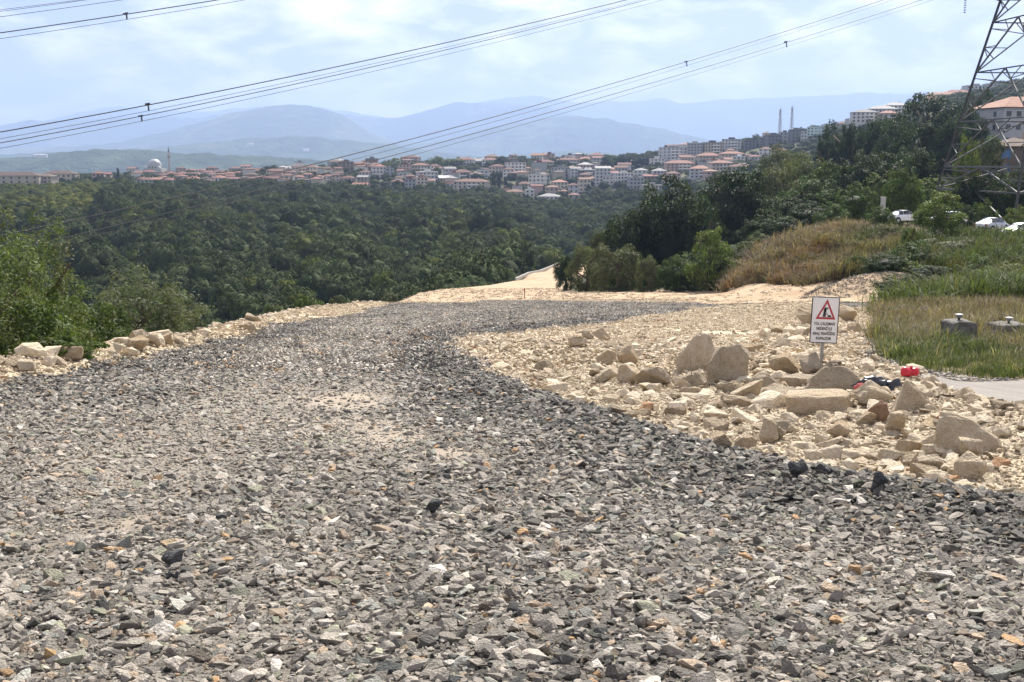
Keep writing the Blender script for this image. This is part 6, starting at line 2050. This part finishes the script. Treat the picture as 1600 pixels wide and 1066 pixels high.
# concrete footings with metal caps in the grass
for px, row, w, h, lab, seed in ((1505, 537, 46, 38, 'taller dark concrete footing with a metal cap in the grass', 31), (1584, 533, 54, 29, 'low wide concrete footing with a metal cap at the right edge', 32)):
    Y = plane_Y(px, row); k = Y / F; X = (px - 800) / F * Y
    o = empty('concrete_footing', (X, Y, Hs(X, Y) - 0.1), 0.2)
    me = boulder_mesh('block', seed, M['oldconc'], (w * k, w * k * 0.9, h * k + 0.1), 60, cuts=3, disp=0.045, boxy=0.95, shape=[(-.5, -.5, 0), (.5, -.5, 0), (.5, .5, 0), (-.5, .5, 0), (-.46, -.44, .93), (.47, -.46, .9), (.45, .45, 1.0), (-.44, .42, .97), (-.3, -.45, 1.0), (.2, -.48, .97)])
    link('block', me, o)
    zt2 = h * k + 0.08
    MB().tube([(0, 0, zt2 - 0.05), (0, 0, zt2 + 0.1)], 0.035, 8).build('stem', M['steeld'], o)
    lathe(MB(), [(0.05, zt2 + 0.07), (0.085, zt2 + 0.13), (0.09, zt2 + 0.15), (0.0, zt2 + 0.155)], 10).build('cap', M['galv'], o)
    MB().box(-0.085, 0.085, -0.08, 0.08, zt2 + 0.158, zt2 + 0.178).build('cap_plate', M['white'], o)
    tag(o, lab, 'footing')

# stake on the track, stick on the path
Y = 108.0; X = (819.5 - 800) / F * Y
o = empty('survey_stake', (X, Y, Hs(X, Y)))
MB().tube([(0, 0, -0.2), (0.02, 0, 1.05)], 0.035, 6).build('stake', M['bark'], o)
MB().box(-0.06, 0.06, -0.045, -0.035, 0.85, 1.0).build('flag', M['signred'], o)
tag(o, 'thin wooden survey stake standing where gravel meets sand', 'stake')
Y = plane_Y(1496, 623); X = (1496 - 800) / F * Y
z = Hs(X, Y)
o = MB().tube([(X - 0.19, Y - 0.04, z + 0.02), (X - 0.08, Y + 0.02, z + 0.035), (X + 0.05, Y + 0.0, z + 0.03), (X + 0.18, Y + 0.04, z + 0.045)], [0.012, 0.017, 0.015, 0.008], 6).build('fallen_stick', M['bark'])
tag(o, 'dry brown stick lying on the asphalt path', 'stick')
# low concrete kerb along the far track
pts = [(815, 236, 437), (830, 262, 431), (846, 290, 424), (860, 318, 417), (872, 345, 411), (884, 372, 408)]
kb_ = MB()
P3 = [Vector(((px - 800) / F * Y + 0.0, Y, Hs((px - 800) / F * Y, Y) + 0.35)) for px, Y, r_ in pts]
P3 = [Vector((float(x_left(p.y)) + 0.6, p.y, Hs(float(x_left(p.y)) + 0.6, p.y) + 0.35)) for p in P3]
kerb = empty('concrete_kerb', P3[0])
for a, b_ in zip(P3[:-1], P3[1:]):
    n_seg = 4
    for j in range(n_seg):
        p, q = a.lerp(b_, j / n_seg), a.lerp(b_, (j + 0.97) / n_seg)
        MB().bar(p - P3[0], q - P3[0], 0.35, 0.6).build('kerb_block', M['concrete'], kerb)
tag(kerb, 'pale concrete kerb along the left side of the far sand track', 'kerb')
# pale wall end glimpsed above the mound
o = empty('wall_end', ((1376 - 800) / F * 138, 138, Hs((1376 - 800) / F * 138, 138)))
MB().box(-0.22, 0.22, -0.3, 0.3, -0.5, float(zat(309, 138)) - Hs((1376 - 800) / F * 138, 138)).build('wall_block', M['concrete'], o)
MB().box(-0.28, 0.28, -0.36, 0.36, float(zat(309, 138)) - Hs((1376 - 800) / F * 138, 138), float(zat(308, 138)) - Hs((1376 - 800) / F * 138, 138)).build('coping', M['concrete'], o)
tag(o, 'narrow pale wall end between the trees above the mound', 'wall')

# ------------------------------------------------------------------ haze: one even box of air round everything
def build_haze():
    b = MB().box(-19600, 19600, -2000, 26200, -700, 1500)
    m = bpy.data.materials.new('haze_air'); m.use_nodes = True
    n, l = m.node_tree.nodes, m.node_tree.links
    n.clear()
    out = n.new('ShaderNodeOutputMaterial')
    pv = n.new('ShaderNodeVolumePrincipled')
    pv.inputs['Color'].default_value = (0.47, 0.64, 1.0, 1)
    pv.inputs['Density'].default_value = HAZE_DENSITY
    pv.inputs['Anisotropy'].default_value = 0.2
    l.new(pv.outputs[0], out.inputs['Volume'])
    o = b.build('haze', m)
    tag(o, 'thin blue summer haze filling the valley and the air to the mountains', 'haze', None, 'stuff')
HAZE_DENSITY = 0.00010
build_haze()
